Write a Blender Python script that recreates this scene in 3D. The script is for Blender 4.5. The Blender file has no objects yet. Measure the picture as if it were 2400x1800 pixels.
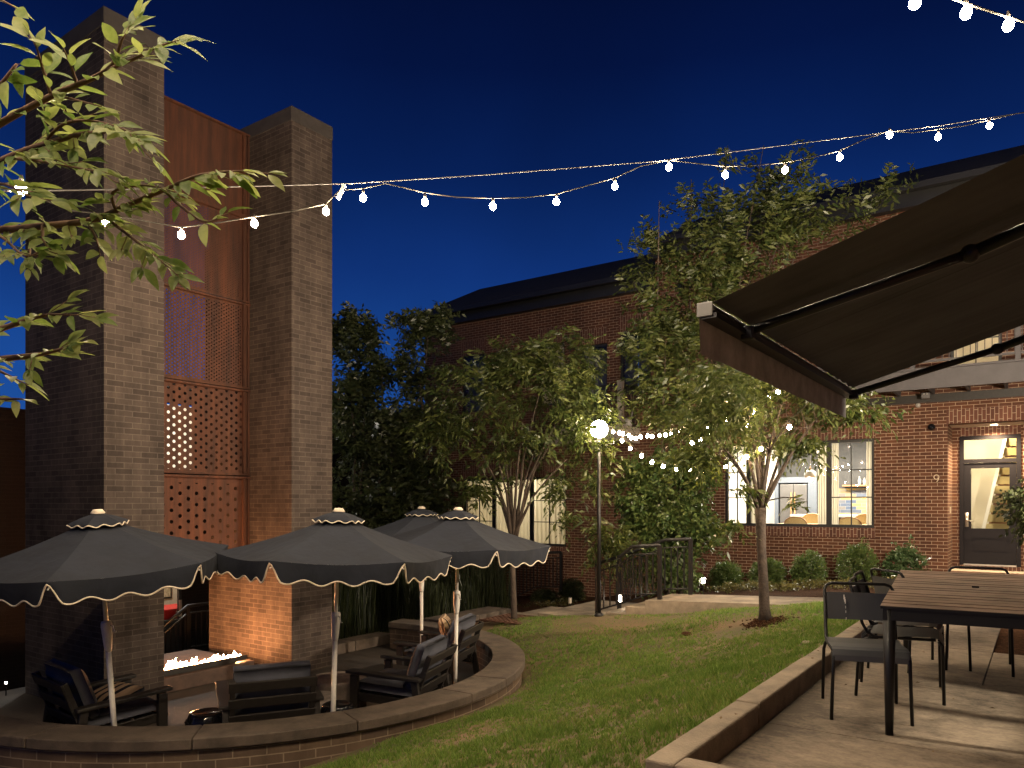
import bpy, math, random
import numpy as np
from mathutils import Vector, Matrix, Euler

# ---------------------------------------------------------------- camera, sky, exposure
SC = bpy.context.scene
COL = SC.collection
F, CX, CY, H, TH = 1764.0, 1200.0, 1180.0, 1.35, math.radians(35.1)
CT, ST = math.cos(TH), math.sin(TH)
cam_d = bpy.data.cameras.new("camera")
cam = bpy.data.objects.new("camera", cam_d)
COL.objects.link(cam)
cam.location = (0, 0, H)
cam.rotation_euler = (math.pi / 2, 0, TH)
cam_d.sensor_width = 36
cam_d.lens = 36 * F / 2400
cam_d.shift_y = 280 / 2400
cam_d.clip_start = 0.05
cam_d.clip_end = 1000
SC.camera = cam

world = bpy.data.worlds.new("World")
SC.world = world
world.use_nodes = True
wn, wl = world.node_tree.nodes, world.node_tree.links
wn.clear()
w_out = wn.new("ShaderNodeOutputWorld")
w_bg = wn.new("ShaderNodeBackground")
w_tc = wn.new("ShaderNodeTexCoord")
w_sep = wn.new("ShaderNodeSeparateXYZ")
w_ramp = wn.new("ShaderNodeValToRGB")
wl.new(w_tc.outputs["Generated"], w_sep.inputs[0])
wl.new(w_sep.outputs["Z"], w_ramp.inputs[0])
cr = w_ramp.color_ramp
cr.elements[0].position = 0.0
cr.elements[0].color = (0.0150, 0.085, 0.330, 1)
cr.elements[1].position = 0.62
cr.elements[1].color = (0.0008, 0.0030, 0.021, 1)
for pos, colr in ((0.17, (0.0100, 0.064, 0.290, 1)), (0.29, (0.0052, 0.033, 0.185, 1)), (0.40, (0.0024, 0.0150, 0.095, 1)), (0.50, (0.0012, 0.0066, 0.048, 1))):
    e = cr.elements.new(pos)
    e.color = colr
w_nz = wn.new("ShaderNodeTexNoise")
w_nz.inputs["Scale"].default_value = 2.2
w_nz.inputs["Detail"].default_value = 5
wl.new(w_tc.outputs["Generated"], w_nz.inputs["Vector"])
w_nr = wn.new("ShaderNodeMapRange")
w_nr.inputs["From Min"].default_value = 0.3
w_nr.inputs["From Max"].default_value = 0.7
w_nr.inputs["To Min"].default_value = 0.80
w_nr.inputs["To Max"].default_value = 1.14
wl.new(w_nz.outputs["Fac"], w_nr.inputs["Value"])
w_mx = wn.new("ShaderNodeVectorMath")
w_mx.operation = "SCALE"
wl.new(w_ramp.outputs[0], w_mx.inputs[0])
wl.new(w_nr.outputs[0], w_mx.inputs["Scale"])
wl.new(w_mx.outputs[0], w_bg.inputs[0])
w_bg.inputs[1].default_value = 1.0
wl.new(w_bg.outputs[0], w_out.inputs[0])

SC.view_settings.view_transform = "Standard"
SC.view_settings.look = "None"
SC.view_settings.exposure = 0.0
SC.view_settings.gamma = 1.0
SC.render.engine = "CYCLES"
SC.cycles.use_denoising = True
SC.cycles.max_bounces = 6
SC.cycles.transparent_max_bounces = 16
SC.cycles.sample_clamp_indirect = 3.0
SC.cycles.caustics_reflective = False
SC.cycles.caustics_refractive = False

BULB = 1650.0      # radiance of the string bulbs
WARM = (1.0, 0.79, 0.54)

# ---------------------------------------------------------------- measuring helpers
def ray(px, py):
    t = (px - CX) / F
    return Vector((t * CT - ST, t * ST + CT, -(py - CY) / F))

def at(px, py, d):
    return Vector((0, 0, H)) + ray(px, py) * d

def on_z(px, py, z):
    r = ray(px, py)
    return at(px, py, (z - H) / r.z)

def on_y(px, py, y):
    return at(px, py, y / ray(px, py).y)

def on_x(px, py, x):
    return at(px, py, x / ray(px, py).x)

# ---------------------------------------------------------------- mesh helpers
class MB:
    def __init__(self):
        self.v, self.f, self.uv = [], [], None

    def face(self, pts):
        n = len(self.v)
        self.v += [tuple(p) for p in pts]
        self.f.append(tuple(range(n, n + len(pts))))
        return self

    def box(self, x0, x1, y0, y1, z0, z1, M=None):
        n = len(self.v)
        c = [(x, y, z) for x in (x0, x1) for y in (y0, y1) for z in (z0, z1)]
        if M is not None:
            c = [tuple(M @ Vector(p)) for p in c]
        self.v += c
        self.f += [tuple(n + i for i in q) for q in ((0, 1, 3, 2), (4, 6, 7, 5), (0, 4, 5, 1), (2, 3, 7, 6), (0, 2, 6, 4), (1, 5, 7, 3))]
        return self

    def bar(self, a, b, w, t, up=(0, 0, 1)):
        a, b = Vector(a), Vector(b)
        d = (b - a)
        L = d.length
        d.normalize()
        s = d.cross(Vector(up))
        if s.length < 1e-4:
            s = d.cross(Vector((1, 0, 0)))
        s.normalize()
        u = s.cross(d)
        M = Matrix((s, d, u)).transposed().to_4x4()
        M.translation = a
        return self.box(-w / 2, w / 2, 0, L, -t / 2, t / 2, M)

    def tube(self, pts, r, n=8, cap=True):
        pts = [Vector(p) for p in pts]
        rs = r if isinstance(r, (list, tuple)) else [r] * len(pts)
        base = len(self.v)
        up = None
        for i, p in enumerate(pts):
            d = (pts[min(i + 1, len(pts) - 1)] - pts[max(i - 1, 0)]).normalized()
            if up is None:
                up = Vector((0, 0, 1)) if abs(d.z) < 0.9 else Vector((1, 0, 0))
            s = d.cross(up)
            if s.length < 1e-5:
                s = d.cross(Vector((0.3, 1, 0.2)))
            s.normalize()
            up = s.cross(d).normalized()
            for k in range(n):
                a = 2 * math.pi * k / n
                self.v.append(tuple(p + (s * math.cos(a) + up * math.sin(a)) * rs[i]))
        for i in range(len(pts) - 1):
            for k in range(n):
                a, b = base + i * n + k, base + i * n + (k + 1) % n
                self.f.append((a, b, b + n, a + n))
        if cap:
            self.f.append(tuple(base + k for k in range(n))[::-1])
            self.f.append(tuple(base + (len(pts) - 1) * n + k for k in range(n)))
        return self

    def lathe(self, prof, c=(0, 0, 0), n=24):
        base = len(self.v)
        for r, z in prof:
            for k in range(n):
                a = 2 * math.pi * k / n
                self.v.append((c[0] + r * math.cos(a), c[1] + r * math.sin(a), c[2] + z))
        for i in range(len(prof) - 1):
            for k in range(n):
                a, b = base + i * n + k, base + i * n + (k + 1) % n
                self.f.append((a, b, b + n, a + n))
        self.f.append(tuple(base + k for k in range(n))[::-1])
        self.f.append(tuple(base + (len(prof) - 1) * n + k for k in range(n)))
        return self

    def ball(self, c, r, n=10, m=7, sz=1.0):
        prof = [(max(1e-4, r * math.sin(math.pi * i / m)), -r * sz * math.cos(math.pi * i / m)) for i in range(m + 1)]
        return self.lathe(prof, c, n)

    def prism(self, poly, z0, z1):
        n = len(self.v)
        k = len(poly)
        self.v += [(p[0], p[1], z0) for p in poly] + [(p[0], p[1], z1) for p in poly]
        self.f.append(tuple(range(n, n + k))[::-1])
        self.f.append(tuple(range(n + k, n + 2 * k)))
        for i in range(k):
            j = (i + 1) % k
            self.f.append((n + i, n + j, n + k + j, n + k + i))
        return self

    def build(self, name, mat, parent=None, smooth=False, bevel=0.0):
        me = bpy.data.meshes.new(name)
        me.from_pydata(self.v, [], self.f)
        me.materials.append(mat)
        if smooth:
            me.polygons.foreach_set("use_smooth", [True] * len(me.polygons))
        me.update()
        return link(name, me, parent, bevel)

def link(name, me, parent=None, bevel=0.0):
    o = bpy.data.objects.new(name, me)
    COL.objects.link(o)
    if parent is not None:
        o.parent = parent
        o.matrix_parent_inverse = wmat(parent).inverted()
    if bevel:
        b = o.modifiers.new("bevel", "BEVEL")
        b.width = bevel
        b.segments = 2
        b.limit_method = "ANGLE"
    return o

def wmat(o):
    M = Matrix.LocRotScale(o.location, o.rotation_euler, o.scale)
    if o.parent is not None:
        return wmat(o.parent) @ o.matrix_parent_inverse @ M
    return M

def np_mesh(name, V, faces_n, mat, parent=None, smooth=False):
    """V (N,3) where every faces_n consecutive vertices are one face."""
    V = np.asarray(V, dtype=np.float32)
    N = len(V)
    me = bpy.data.meshes.new(name)
    me.vertices.add(N)
    me.vertices.foreach_set("co", V.ravel())
    me.loops.add(N)
    me.loops.foreach_set("vertex_index", np.arange(N, dtype=np.int32))
    P = N // faces_n
    me.polygons.add(P)
    me.polygons.foreach_set("loop_start", np.arange(P, dtype=np.int32) * faces_n)
    me.materials.append(mat)
    me.update()
    me.validate()
    return link(name, me, parent)

def tag(o, label, cat, group=None, kind=None):
    if label:
        o["label"] = label
    if cat:
        o["category"] = cat
    if group:
        o["group"] = group
    if kind:
        o["kind"] = kind
    return o

def thing(name, label, cat, loc=(0, 0, 0), group=None, rz=0.0):
    o = bpy.data.objects.new(name, None)
    o.empty_display_size = 0.1
    COL.objects.link(o)
    o.location = loc
    o.rotation_euler = (0, 0, rz)
    return tag(o, label, cat, group)

def struct(o):
    o["kind"] = "structure"
    return o

def copy_tree(o, parent=None):
    c = o.copy()
    COL.objects.link(c)
    if parent is not None:
        c.parent = parent
    for ch in [x for x in COL.objects if x.parent == o]:
        copy_tree(ch, c)
    return c

def dup(root, loc, rz, label, group=None, rx=0.0, ry=0.0):
    c = copy_tree(root)
    c.location = loc
    c.rotation_euler = (rx, ry, rz)
    c["label"] = label
    if group:
        c["group"] = group
    return c

# ---------------------------------------------------------------- materials
def mat(name, color, rough=0.7, metal=0.0, noise=None, bump=0.0, bscale=60.0, spec=0.5):
    m = bpy.data.materials.new(name)
    m.use_nodes = True
    nt = m.node_tree
    b = nt.nodes["Principled BSDF"]
    b.inputs["Base Color"].default_value = (*color, 1)
    b.inputs["Roughness"].default_value = rough
    b.inputs["Metallic"].default_value = metal
    b.inputs["Specular IOR Level"].default_value = spec
    tc = nt.nodes.new("ShaderNodeTexCoord")
    if noise:
        sc, amt = noise[0], noise[1]
        col2 = noise[2] if len(noise) > 2 else tuple(c * (1 - amt) for c in color)
        nz = nt.nodes.new("ShaderNodeTexNoise")
        nz.inputs["Scale"].default_value = sc
        nz.inputs["Detail"].default_value = 8
        nz.inputs["Roughness"].default_value = 0.65
        nt.links.new(tc.outputs["Object"], nz.inputs["Vector"])
        rp = nt.nodes.new("ShaderNodeValToRGB")
        rp.color_ramp.elements[0].position = 0.35
        rp.color_ramp.elements[1].position = 0.65
        rp.color_ramp.elements[0].color = (*col2, 1)
        rp.color_ramp.elements[1].color = (*[min(1, c * (1 + amt * 0.4)) for c in color], 1)
        nt.links.new(nz.outputs["Fac"], rp.inputs[0])
        nt.links.new(rp.outputs[0], b.inputs["Base Color"])
    if bump:
        nb = nt.nodes.new("ShaderNodeTexNoise")
        nb.inputs["Scale"].default_value = bscale
        nb.inputs["Detail"].default_value = 6
        nt.links.new(tc.outputs["Object"], nb.inputs["Vector"])
        bp = nt.nodes.new("ShaderNodeBump")
        bp.inputs["Strength"].default_value = bump
        bp.inputs["Distance"].default_value = 0.02
        nt.links.new(nb.outputs["Fac"], bp.inputs["Height"])
        nt.links.new(bp.outputs[0], b.inputs["Normal"])
    return m

def glow(name, color, strength):
    m = bpy.data.materials.new(name)
    m.use_nodes = True
    nt = m.node_tree
    nt.nodes.clear()
    o = nt.nodes.new("ShaderNodeOutputMaterial")
    e = nt.nodes.new("ShaderNodeEmission")
    e.inputs[0].default_value = (*color, 1)
    e.inputs[1].default_value = strength
    nt.links.new(e.outputs[0], o.inputs[0])
    return m

def math_node(nt, op, a, b=None, c=None):
    n = nt.nodes.new("ShaderNodeMath")
    n.operation = op
    for i, x in enumerate((a, b, c)):
        if x is None:
            continue
        if isinstance(x, (int, float)):
            n.inputs[i].default_value = x
        else:
            nt.links.new(x, n.inputs[i])
    return n.outputs[0]

def brick(name, c1, c2, mortar, vertical=False, uv=False, bw=0.2032, bh=0.0677, msize=0.011, bias=0.0, grime=0.35, dark=None):
    m = bpy.data.materials.new(name)
    m.use_nodes = True
    nt = m.node_tree
    b = nt.nodes["Principled BSDF"]
    b.inputs["Roughness"].default_value = 0.85
    b.inputs["Specular IOR Level"].default_value = 0.25
    tc = nt.nodes.new("ShaderNodeTexCoord")
    cmb = nt.nodes.new("ShaderNodeCombineXYZ")
    sep = nt.nodes.new("ShaderNodeSeparateXYZ")
    nt.links.new(tc.outputs["UV" if uv else "Object"], sep.inputs[0])
    if uv:
        u, v = sep.outputs[0], sep.outputs[1]
    else:
        u, v = math_node(nt, "ADD", sep.outputs[0], sep.outputs[1]), sep.outputs[2]
    if vertical:
        u, v = v, u
    nt.links.new(u, cmb.inputs[0])
    nt.links.new(v, cmb.inputs[1])
    # a little waviness so courses are not ruled lines
    wv = nt.nodes.new("ShaderNodeTexNoise")
    wv.inputs["Scale"].default_value = 9
    nt.links.new(cmb.outputs[0], wv.inputs["Vector"])
    vm = nt.nodes.new("ShaderNodeVectorMath")
    vm.operation = "MULTIPLY_ADD"
    nt.links.new(wv.outputs["Color"], vm.inputs[0])
    vm.inputs[1].default_value = (0.007, 0.005, 0)
    nt.links.new(cmb.outputs[0], vm.inputs[2])
    bt = nt.nodes.new("ShaderNodeTexBrick")
    bt.inputs["Scale"].default_value = 1.0
    bt.inputs["Brick Width"].default_value = bw
    bt.inputs["Row Height"].default_value = bh
    bt.inputs["Mortar Size"].default_value = msize / 2
    bt.inputs["Mortar Smooth"].default_value = 0.25
    bt.inputs["Bias"].default_value = bias
    bt.inputs["Color1"].default_value = (*c1, 1)
    bt.inputs["Color2"].default_value = (*c2, 1)
    bt.inputs["Mortar"].default_value = (*mortar, 1)
    nt.links.new(vm.outputs[0], bt.inputs["Vector"])
    nz = nt.nodes.new("ShaderNodeTexNoise")
    nz.inputs["Scale"].default_value = 1.9
    nz.inputs["Detail"].default_value = 9
    nz.inputs["Roughness"].default_value = 0.72
    mp_ = nt.nodes.new("ShaderNodeMapping")
    mp_.inputs["Scale"].default_value = (1.5, 1.5, 0.5)
    nt.links.new(tc.outputs["Object"], mp_.inputs[0])
    nt.links.new(mp_.outputs[0], nz.inputs["Vector"])
    mx = nt.nodes.new("ShaderNodeMix")
    mx.data_type = "RGBA"
    mx.blend_type = "MULTIPLY"
    rp = nt.nodes.new("ShaderNodeValToRGB")
    rp.color_ramp.elements[0].position = 0.3
    rp.color_ramp.elements[1].position = 0.7
    g = 1 - grime
    rp.color_ramp.elements[0].color = (g, g, g, 1)
    rp.color_ramp.elements[1].color = (1.1, 1.1, 1.1, 1)
    nt.links.new(nz.outputs["Fac"], rp.inputs[0])
    mx.inputs[0].default_value = 1.0
    nt.links.new(bt.outputs["Color"], mx.inputs[6])
    nt.links.new(rp.outputs[0], mx.inputs[7])
    nt.links.new(mx.outputs[2], b.inputs["Base Color"])
    n2 = nt.nodes.new("ShaderNodeTexNoise")
    n2.inputs["Scale"].default_value = 70
    n2.inputs["Detail"].default_value = 4
    nt.links.new(tc.outputs["Object"], n2.inputs["Vector"])
    h = math_node(nt, "MULTIPLY_ADD", n2.outputs["Fac"], 0.35, math_node(nt, "SUBTRACT", 1.0, bt.outputs["Fac"]))
    bp = nt.nodes.new("ShaderNodeBump")
    bp.inputs["Strength"].default_value = 0.6
    bp.inputs["Distance"].default_value = 0.006
    nt.links.new(h, bp.inputs["Height"])
    nt.links.new(bp.outputs[0], b.inputs["Normal"])
    return m

def leafmat(name, c1, c2, trans=0.33, rough=0.36, rand=True):
    m = bpy.data.materials.new(name)
    m.use_nodes = True
    nt = m.node_tree
    b = nt.nodes["Principled BSDF"]
    b.inputs["Roughness"].default_value = rough
    b.inputs["Specular IOR Level"].default_value = 0.35
    ge = nt.nodes.new("ShaderNodeNewGeometry")
    rp = nt.nodes.new("ShaderNodeValToRGB")
    rp.color_ramp.elements[0].color = (*c1, 1)
    rp.color_ramp.elements[1].color = (*c2, 1)
    tc = nt.nodes.new("ShaderNodeTexCoord")
    nz = nt.nodes.new("ShaderNodeTexNoise")
    nz.inputs["Scale"].default_value = 55
    nz.inputs["Detail"].default_value = 5
    nt.links.new(tc.outputs["Object"], nz.inputs["Vector"])
    nt.links.new(math_node(nt, "MULTIPLY_ADD", math_node(nt, "SUBTRACT", nz.outputs["Fac"], 0.5), 1.1, ge.outputs["Random Per Island"]), rp.inputs[0])
    nt.links.new(rp.outputs[0], b.inputs["Base Color"])
    tr = nt.nodes.new("ShaderNodeBsdfTranslucent")
    hs = nt.nodes.new("ShaderNodeHueSaturation")
    hs.inputs["Value"].default_value = 1.5
    hs.inputs["Saturation"].default_value = 1.1
    nt.links.new(rp.outputs[0], hs.inputs["Color"])
    nt.links.new(hs.outputs[0], tr.inputs[0])
    mx = nt.nodes.new("ShaderNodeMixShader")
    mx.inputs[0].default_value = trans
    nt.links.new(b.outputs[0], mx.inputs[1])
    nt.links.new(tr.outputs[0], mx.inputs[2])
    nt.links.new(mx.outputs[0], nt.nodes["Material Output"].inputs[0])
    return m

def glassmat(name, tint=(0.92, 0.95, 0.95)):
    m = bpy.data.materials.new(name)
    m.use_nodes = True
    nt = m.node_tree
    nt.nodes.clear()
    o = nt.nodes.new("ShaderNodeOutputMaterial")
    t = nt.nodes.new("ShaderNodeBsdfTransparent")
    t.inputs[0].default_value = (*tint, 1)
    g = nt.nodes.new("ShaderNodeBsdfGlossy")
    g.inputs["Roughness"].default_value = 0.03
    fr = nt.nodes.new("ShaderNodeFresnel")
    fr.inputs[0].default_value = 1.5
    mx = nt.nodes.new("ShaderNodeMixShader")
    nt.links.new(fr.outputs[0], mx.inputs[0])
    nt.links.new(t.outputs[0], mx.inputs[1])
    nt.links.new(g.outputs[0], mx.inputs[2])
    nt.links.new(mx.outputs[0], o.inputs[0])
    return m

def fabric_thin(name, color, trans):
    m = bpy.data.materials.new(name)
    m.use_nodes = True
    nt = m.node_tree
    b = nt.nodes["Principled BSDF"]
    b.inputs["Base Color"].default_value = (*color, 1)
    b.inputs["Roughness"].default_value = 0.9
    tr = nt.nodes.new("ShaderNodeBsdfTranslucent")
    tr.inputs[0].default_value = (*color, 1)
    mx = nt.nodes.new("ShaderNodeMixShader")
    mx.inputs[0].default_value = trans
    nt.links.new(b.outputs[0], mx.inputs[1])
    nt.links.new(tr.outputs[0], mx.inputs[2])
    nt.links.new(mx.outputs[0], nt.nodes["Material Output"].inputs[0])
    return m

RED1, RED2, MORT = (0.118, 0.045, 0.022), (0.078, 0.029, 0.016), (0.36, 0.27, 0.19)
M = {
    "brick": brick("red_brick", RED1, RED2, MORT),
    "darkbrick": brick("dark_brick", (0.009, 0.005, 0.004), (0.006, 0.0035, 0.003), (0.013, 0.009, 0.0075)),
    "soldier": brick("soldier_brick", (0.14, 0.055, 0.034), (0.09, 0.036, 0.024), MORT, vertical=True),
    "tower": brick("grey_brown_brick", (0.084, 0.062, 0.050), (0.046, 0.033, 0.027), (0.115, 0.090, 0.073), grime=0.6, bias=-0.1),
    "curved": brick("low_wall_brick", (0.17, 0.115, 0.075), (0.11, 0.075, 0.055), (0.30, 0.23, 0.16), uv=True, bw=0.28, bh=0.085, msize=0.012),
    "coping": mat("cast_stone_coping", (0.105, 0.078, 0.058), 0.8, noise=(5, 0.45), bump=0.3, bscale=90),
    "capstone": mat("dark_capstone", (0.045, 0.037, 0.032), 0.85, noise=(4, 0.3)),
    "concrete": mat("concrete", (0.27, 0.215, 0.155), 0.85, noise=(2.6, 0.5), bump=0.35, bscale=120),
    "kerb": mat("kerb_concrete", (0.25, 0.20, 0.145), 0.85, noise=(4, 0.4), bump=0.3, bscale=80),
    "terrace": mat("terrace_paving", (0.042, 0.031, 0.023), 0.75, noise=(1.8, 0.4), bump=0.2, bscale=60),
    "soil": mat("soil", (0.060, 0.034, 0.020), 0.95, noise=(14, 0.6), bump=0.9, bscale=45),
    "mulch": mat("bark_mulch", (0.070, 0.034, 0.018), 0.98, noise=(30, 0.7), bump=1.0, bscale=70, spec=0.05),
    "roof": mat("dark_shingle", (0.030, 0.029, 0.029), 0.9, noise=(12, 0.5), bump=0.5, bscale=40),
    "black": mat("black_metal", (0.012, 0.011, 0.011), 0.42, metal=0.3),
    "frame": mat("black_window_frame", (0.010, 0.010, 0.011), 0.5),
    "door": mat("charcoal_door_paint", (0.011, 0.009, 0.011), 0.65, noise=(20, 0.1), spec=0.15),
    "fascia": mat("painted_fascia", (0.105, 0.098, 0.10), 0.6, noise=(6, 0.2)),
    "beam": mat("dark_painted_beam", (0.050, 0.045, 0.048), 0.6, noise=(6, 0.2)),
    "trim": mat("tan_trim", (0.35, 0.30, 0.24), 0.6),
    "navy": mat("navy_canvas", (0.0105, 0.0135, 0.023), 0.9, noise=(2.5, 0.4), bump=0.5, bscale=7),
    "piping": mat("cream_piping", (0.66, 0.56, 0.43), 0.7),
    "white": mat("white_pole", (0.82, 0.77, 0.69), 0.4, noise=(6, 0.12)),
    "wood": mat("dark_stained_wood", (0.022, 0.018, 0.015), 0.5, noise=(25, 0.3)),
    "cushion": mat("slate_cushion", (0.080, 0.083, 0.105), 0.92, noise=(4, 0.2), bump=0.2, bscale=250),
    "stone": mat("drum_stone", (0.30, 0.245, 0.20), 0.85, noise=(10, 0.35), bump=0.3, bscale=60),
    "glaze": mat("black_glaze", (0.006, 0.006, 0.007), 0.12),
    "chair": mat("graphite_metal", (0.075, 0.078, 0.085), 0.45, metal=0.25),
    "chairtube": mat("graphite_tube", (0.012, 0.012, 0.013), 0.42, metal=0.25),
    "awning": mat("awning_canvas", (0.078, 0.075, 0.074), 0.95, noise=(2.2, 0.2), bump=0.1, bscale=300),
    "awnmetal": mat("awning_metal", (0.020, 0.019, 0.020), 0.4, metal=0.3),
    "endcap": mat("grey_plastic", (0.34, 0.32, 0.29), 0.5),
    "cord": mat("string_cord", (0.045, 0.042, 0.036), 1.0, spec=0.0),
    "cable": mat("steel_cable", (0.10, 0.095, 0.09), 1.0, spec=0.0),
    "socket": mat("bulb_socket", (0.035, 0.03, 0.026), 0.5),
    "bulb": glow("lit_bulb", WARM, BULB),
    "bulb_near": glow("lit_near_bulb", WARM, 2700.0),
    "bulb_far": glow("lit_small_bulb", (1.0, 0.70, 0.40), 300.0),
    "globe": glow("lit_globe", (1.0, 0.82, 0.56), 150.0),
    "pathlight": glow("lit_path_lamp", (1.0, 0.88, 0.70), 42.0),
    "flame": glow("flame", (1.0, 0.43, 0.16), 430.0),
    "glass": glassmat("window_glass"),
    "curtain": fabric_thin("cream_curtain", (0.62, 0.57, 0.46), 0.5),
    "bark": mat("grey_brown_bark", (0.055, 0.038, 0.027), 0.9, noise=(9, 0.5), bump=0.7, bscale=35),
    "twig": mat("twig_bark", (0.14, 0.075, 0.040), 0.8),
    "leaf": leafmat("tree_leaf", (0.022, 0.038, 0.010), (0.092, 0.104, 0.030)),
    "leaf_dark": leafmat("dark_tree_leaf", (0.024, 0.036, 0.014), (0.060, 0.068, 0.028), 0.25),
    "leaf_hedge": leafmat("hedge_leaf", (0.024, 0.050, 0.014), (0.088, 0.112, 0.033), 0.25),
    "leaf_box": leafmat("boxwood_leaf", (0.042, 0.078, 0.022), (0.125, 0.160, 0.046), 0.22),
    "leaf_glossy": leafmat("glossy_shrub_leaf", (0.040, 0.075, 0.028), (0.090, 0.125, 0.055), 0.15, rough=0.22),
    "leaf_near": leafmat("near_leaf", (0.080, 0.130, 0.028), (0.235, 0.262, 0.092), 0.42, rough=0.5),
    "reed": leafmat("reed_stem", (0.008, 0.013, 0.005), (0.030, 0.036, 0.013), 0.1),
    "cover": leafmat("ground_cover_leaf", (0.05, 0.05, 0.016), (0.14, 0.12, 0.04), 0.2),
    "interior": mat("interior_white_wall", (0.62, 0.57, 0.49), 0.9),
    "greywall": mat("interior_grey_wall", (0.080, 0.076, 0.072), 0.8, noise=(2, 0.3)),
    "steel": mat("brushed_steel", (0.15, 0.14, 0.135), 0.45, metal=0.6, noise=(3, 0.15)),
    "counter": mat("white_counter", (0.75, 0.72, 0.66), 0.4),
    "timber": mat("light_oak", (0.42, 0.22, 0.09), 0.5, noise=(8, 0.25)),
    "rattan": mat("rattan_cream", (0.60, 0.44, 0.20), 0.7, noise=(60, 0.25)),
    "redpaint": mat("red_upholstery", (0.45, 0.015, 0.02), 0.6),
    "porcelain": mat("white_porcelain", (0.8, 0.76, 0.7), 0.4),
    "number": mat("pale_metal_number", (0.55, 0.46, 0.33), 0.4, metal=0.2),
    "nickel": mat("satin_nickel", (0.6, 0.55, 0.48), 0.3, metal=0.8),
    "grate": mat("rusty_grate", (0.13, 0.06, 0.035), 0.8, metal=0.2, noise=(20, 0.4)),
    "stairboard": mat("cream_stair_boards", (0.62, 0.50, 0.24), 0.6),
}

# weathered dining-table slats
M["tabletop"] = mat("weathered_slat", (0.300, 0.205, 0.155), 0.55, noise=(3.5, 0.45), bump=0.15, bscale=90)

# striped pillow
def stripemat():
    m = bpy.data.materials.new("striped_pillow")
    m.use_nodes = True
    nt = m.node_tree
    b = nt.nodes["Principled BSDF"]
    b.inputs["Roughness"].default_value = 0.95
    tc = nt.nodes.new("ShaderNodeTexCoord")
    sp = nt.nodes.new("ShaderNodeSeparateXYZ")
    nt.links.new(tc.outputs["Object"], sp.inputs[0])
    fr = math_node(nt, "FRACT", math_node(nt, "MULTIPLY_ADD", sp.outputs[0], 10.5, 20.32))
    st = math_node(nt, "GREATER_THAN", fr, 0.62)
    mx = nt.nodes.new("ShaderNodeMix")
    mx.data_type = "RGBA"
    nt.links.new(st, mx.inputs[0])
    mx.inputs[6].default_value = (0.52, 0.36, 0.22, 1)
    mx.inputs[7].default_value = (0.012, 0.012, 0.016, 1)
    nt.links.new(mx.outputs[2], b.inputs["Base Color"])
    return m
M["stripe"] = stripemat()

# rust sheet, optionally perforated (holes are open: you see what is behind)
def rustmat(name, hp=0.0, vp=0.0, r=0.0, z0=0.0, fade=0.0):
    m = bpy.data.materials.new(name)
    m.use_nodes = True
    nt = m.node_tree
    b = nt.nodes["Principled BSDF"]
    b.inputs["Roughness"].default_value = 0.8
    tc = nt.nodes.new("ShaderNodeTexCoord")
    mp = nt.nodes.new("ShaderNodeMapping")
    mp.inputs["Scale"].default_value = (7, 7, 0.7)
    nt.links.new(tc.outputs["Object"], mp.inputs[0])
    nz = nt.nodes.new("ShaderNodeTexNoise")
    nz.inputs["Scale"].default_value = 1.3
    nz.inputs["Detail"].default_value = 8
    nz.inputs["Roughness"].default_value = 0.68
    nt.links.new(mp.outputs[0], nz.inputs["Vector"])
    rp = nt.nodes.new("ShaderNodeValToRGB")
    rp.color_ramp.elements[0].position = 0.33
    rp.color_ramp.elements[0].color = (0.030, 0.010, 0.0045, 1)
    rp.color_ramp.elements[1].position = 0.68
    rp.color_ramp.elements[1].color = (0.098, 0.030, 0.010, 1)
    nt.links.new(nz.outputs["Fac"], rp.inputs[0])
    nt.links.new(rp.outputs[0], b.inputs["Base Color"])
    if r > 0:
        sp = nt.nodes.new("ShaderNodeSeparateXYZ")
        nt.links.new(tc.outputs["Object"], sp.inputs[0])
        y, z = sp.outputs[1], sp.outputs[2]
        def lattice(oy, oz):
            a = math_node(nt, "SUBTRACT", math_node(nt, "FRACT", math_node(nt, "MULTIPLY_ADD", y, 1 / hp, 10 + oy)), 0.5)
            c = math_node(nt, "SUBTRACT", math_node(nt, "FRACT", math_node(nt, "MULTIPLY_ADD", z, 1 / vp, 10 + oz)), 0.5)
            a = math_node(nt, "MULTIPLY", a, hp)
            c = math_node(nt, "MULTIPLY", c, vp)
            return math_node(nt, "SQRT", math_node(nt, "ADD", math_node(nt, "MULTIPLY", a, a), math_node(nt, "MULTIPLY", c, c)))
        dmin = math_node(nt, "MINIMUM", lattice(0, 0), lattice(0.5, 0.5))
        hole = math_node(nt, "LESS_THAN", dmin, r)
        # plain margin along the sheet edges
        ins = math_node(nt, "MULTIPLY", math_node(nt, "GREATER_THAN", y, 5.10), math_node(nt, "LESS_THAN", y, 6.86))
        ins = math_node(nt, "MULTIPLY", ins, math_node(nt, "GREATER_THAN", z, z0 + 0.06))
        ins = math_node(nt, "MULTIPLY", ins, math_node(nt, "LESS_THAN", z, z0 + 1.22 - fade))
        hole = math_node(nt, "MULTIPLY", hole, ins)
        t = nt.nodes.new("ShaderNodeBsdfTransparent")
        mx = nt.nodes.new("ShaderNodeMixShader")
        nt.links.new(hole, mx.inputs[0])
        nt.links.new(b.outputs[0], mx.inputs[1])
        nt.links.new(t.outputs[0], mx.inputs[2])
        nt.links.new(mx.outputs[0], nt.nodes["Material Output"].inputs[0])
    return m
M["rust"] = rustmat("rust_plain")
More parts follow.
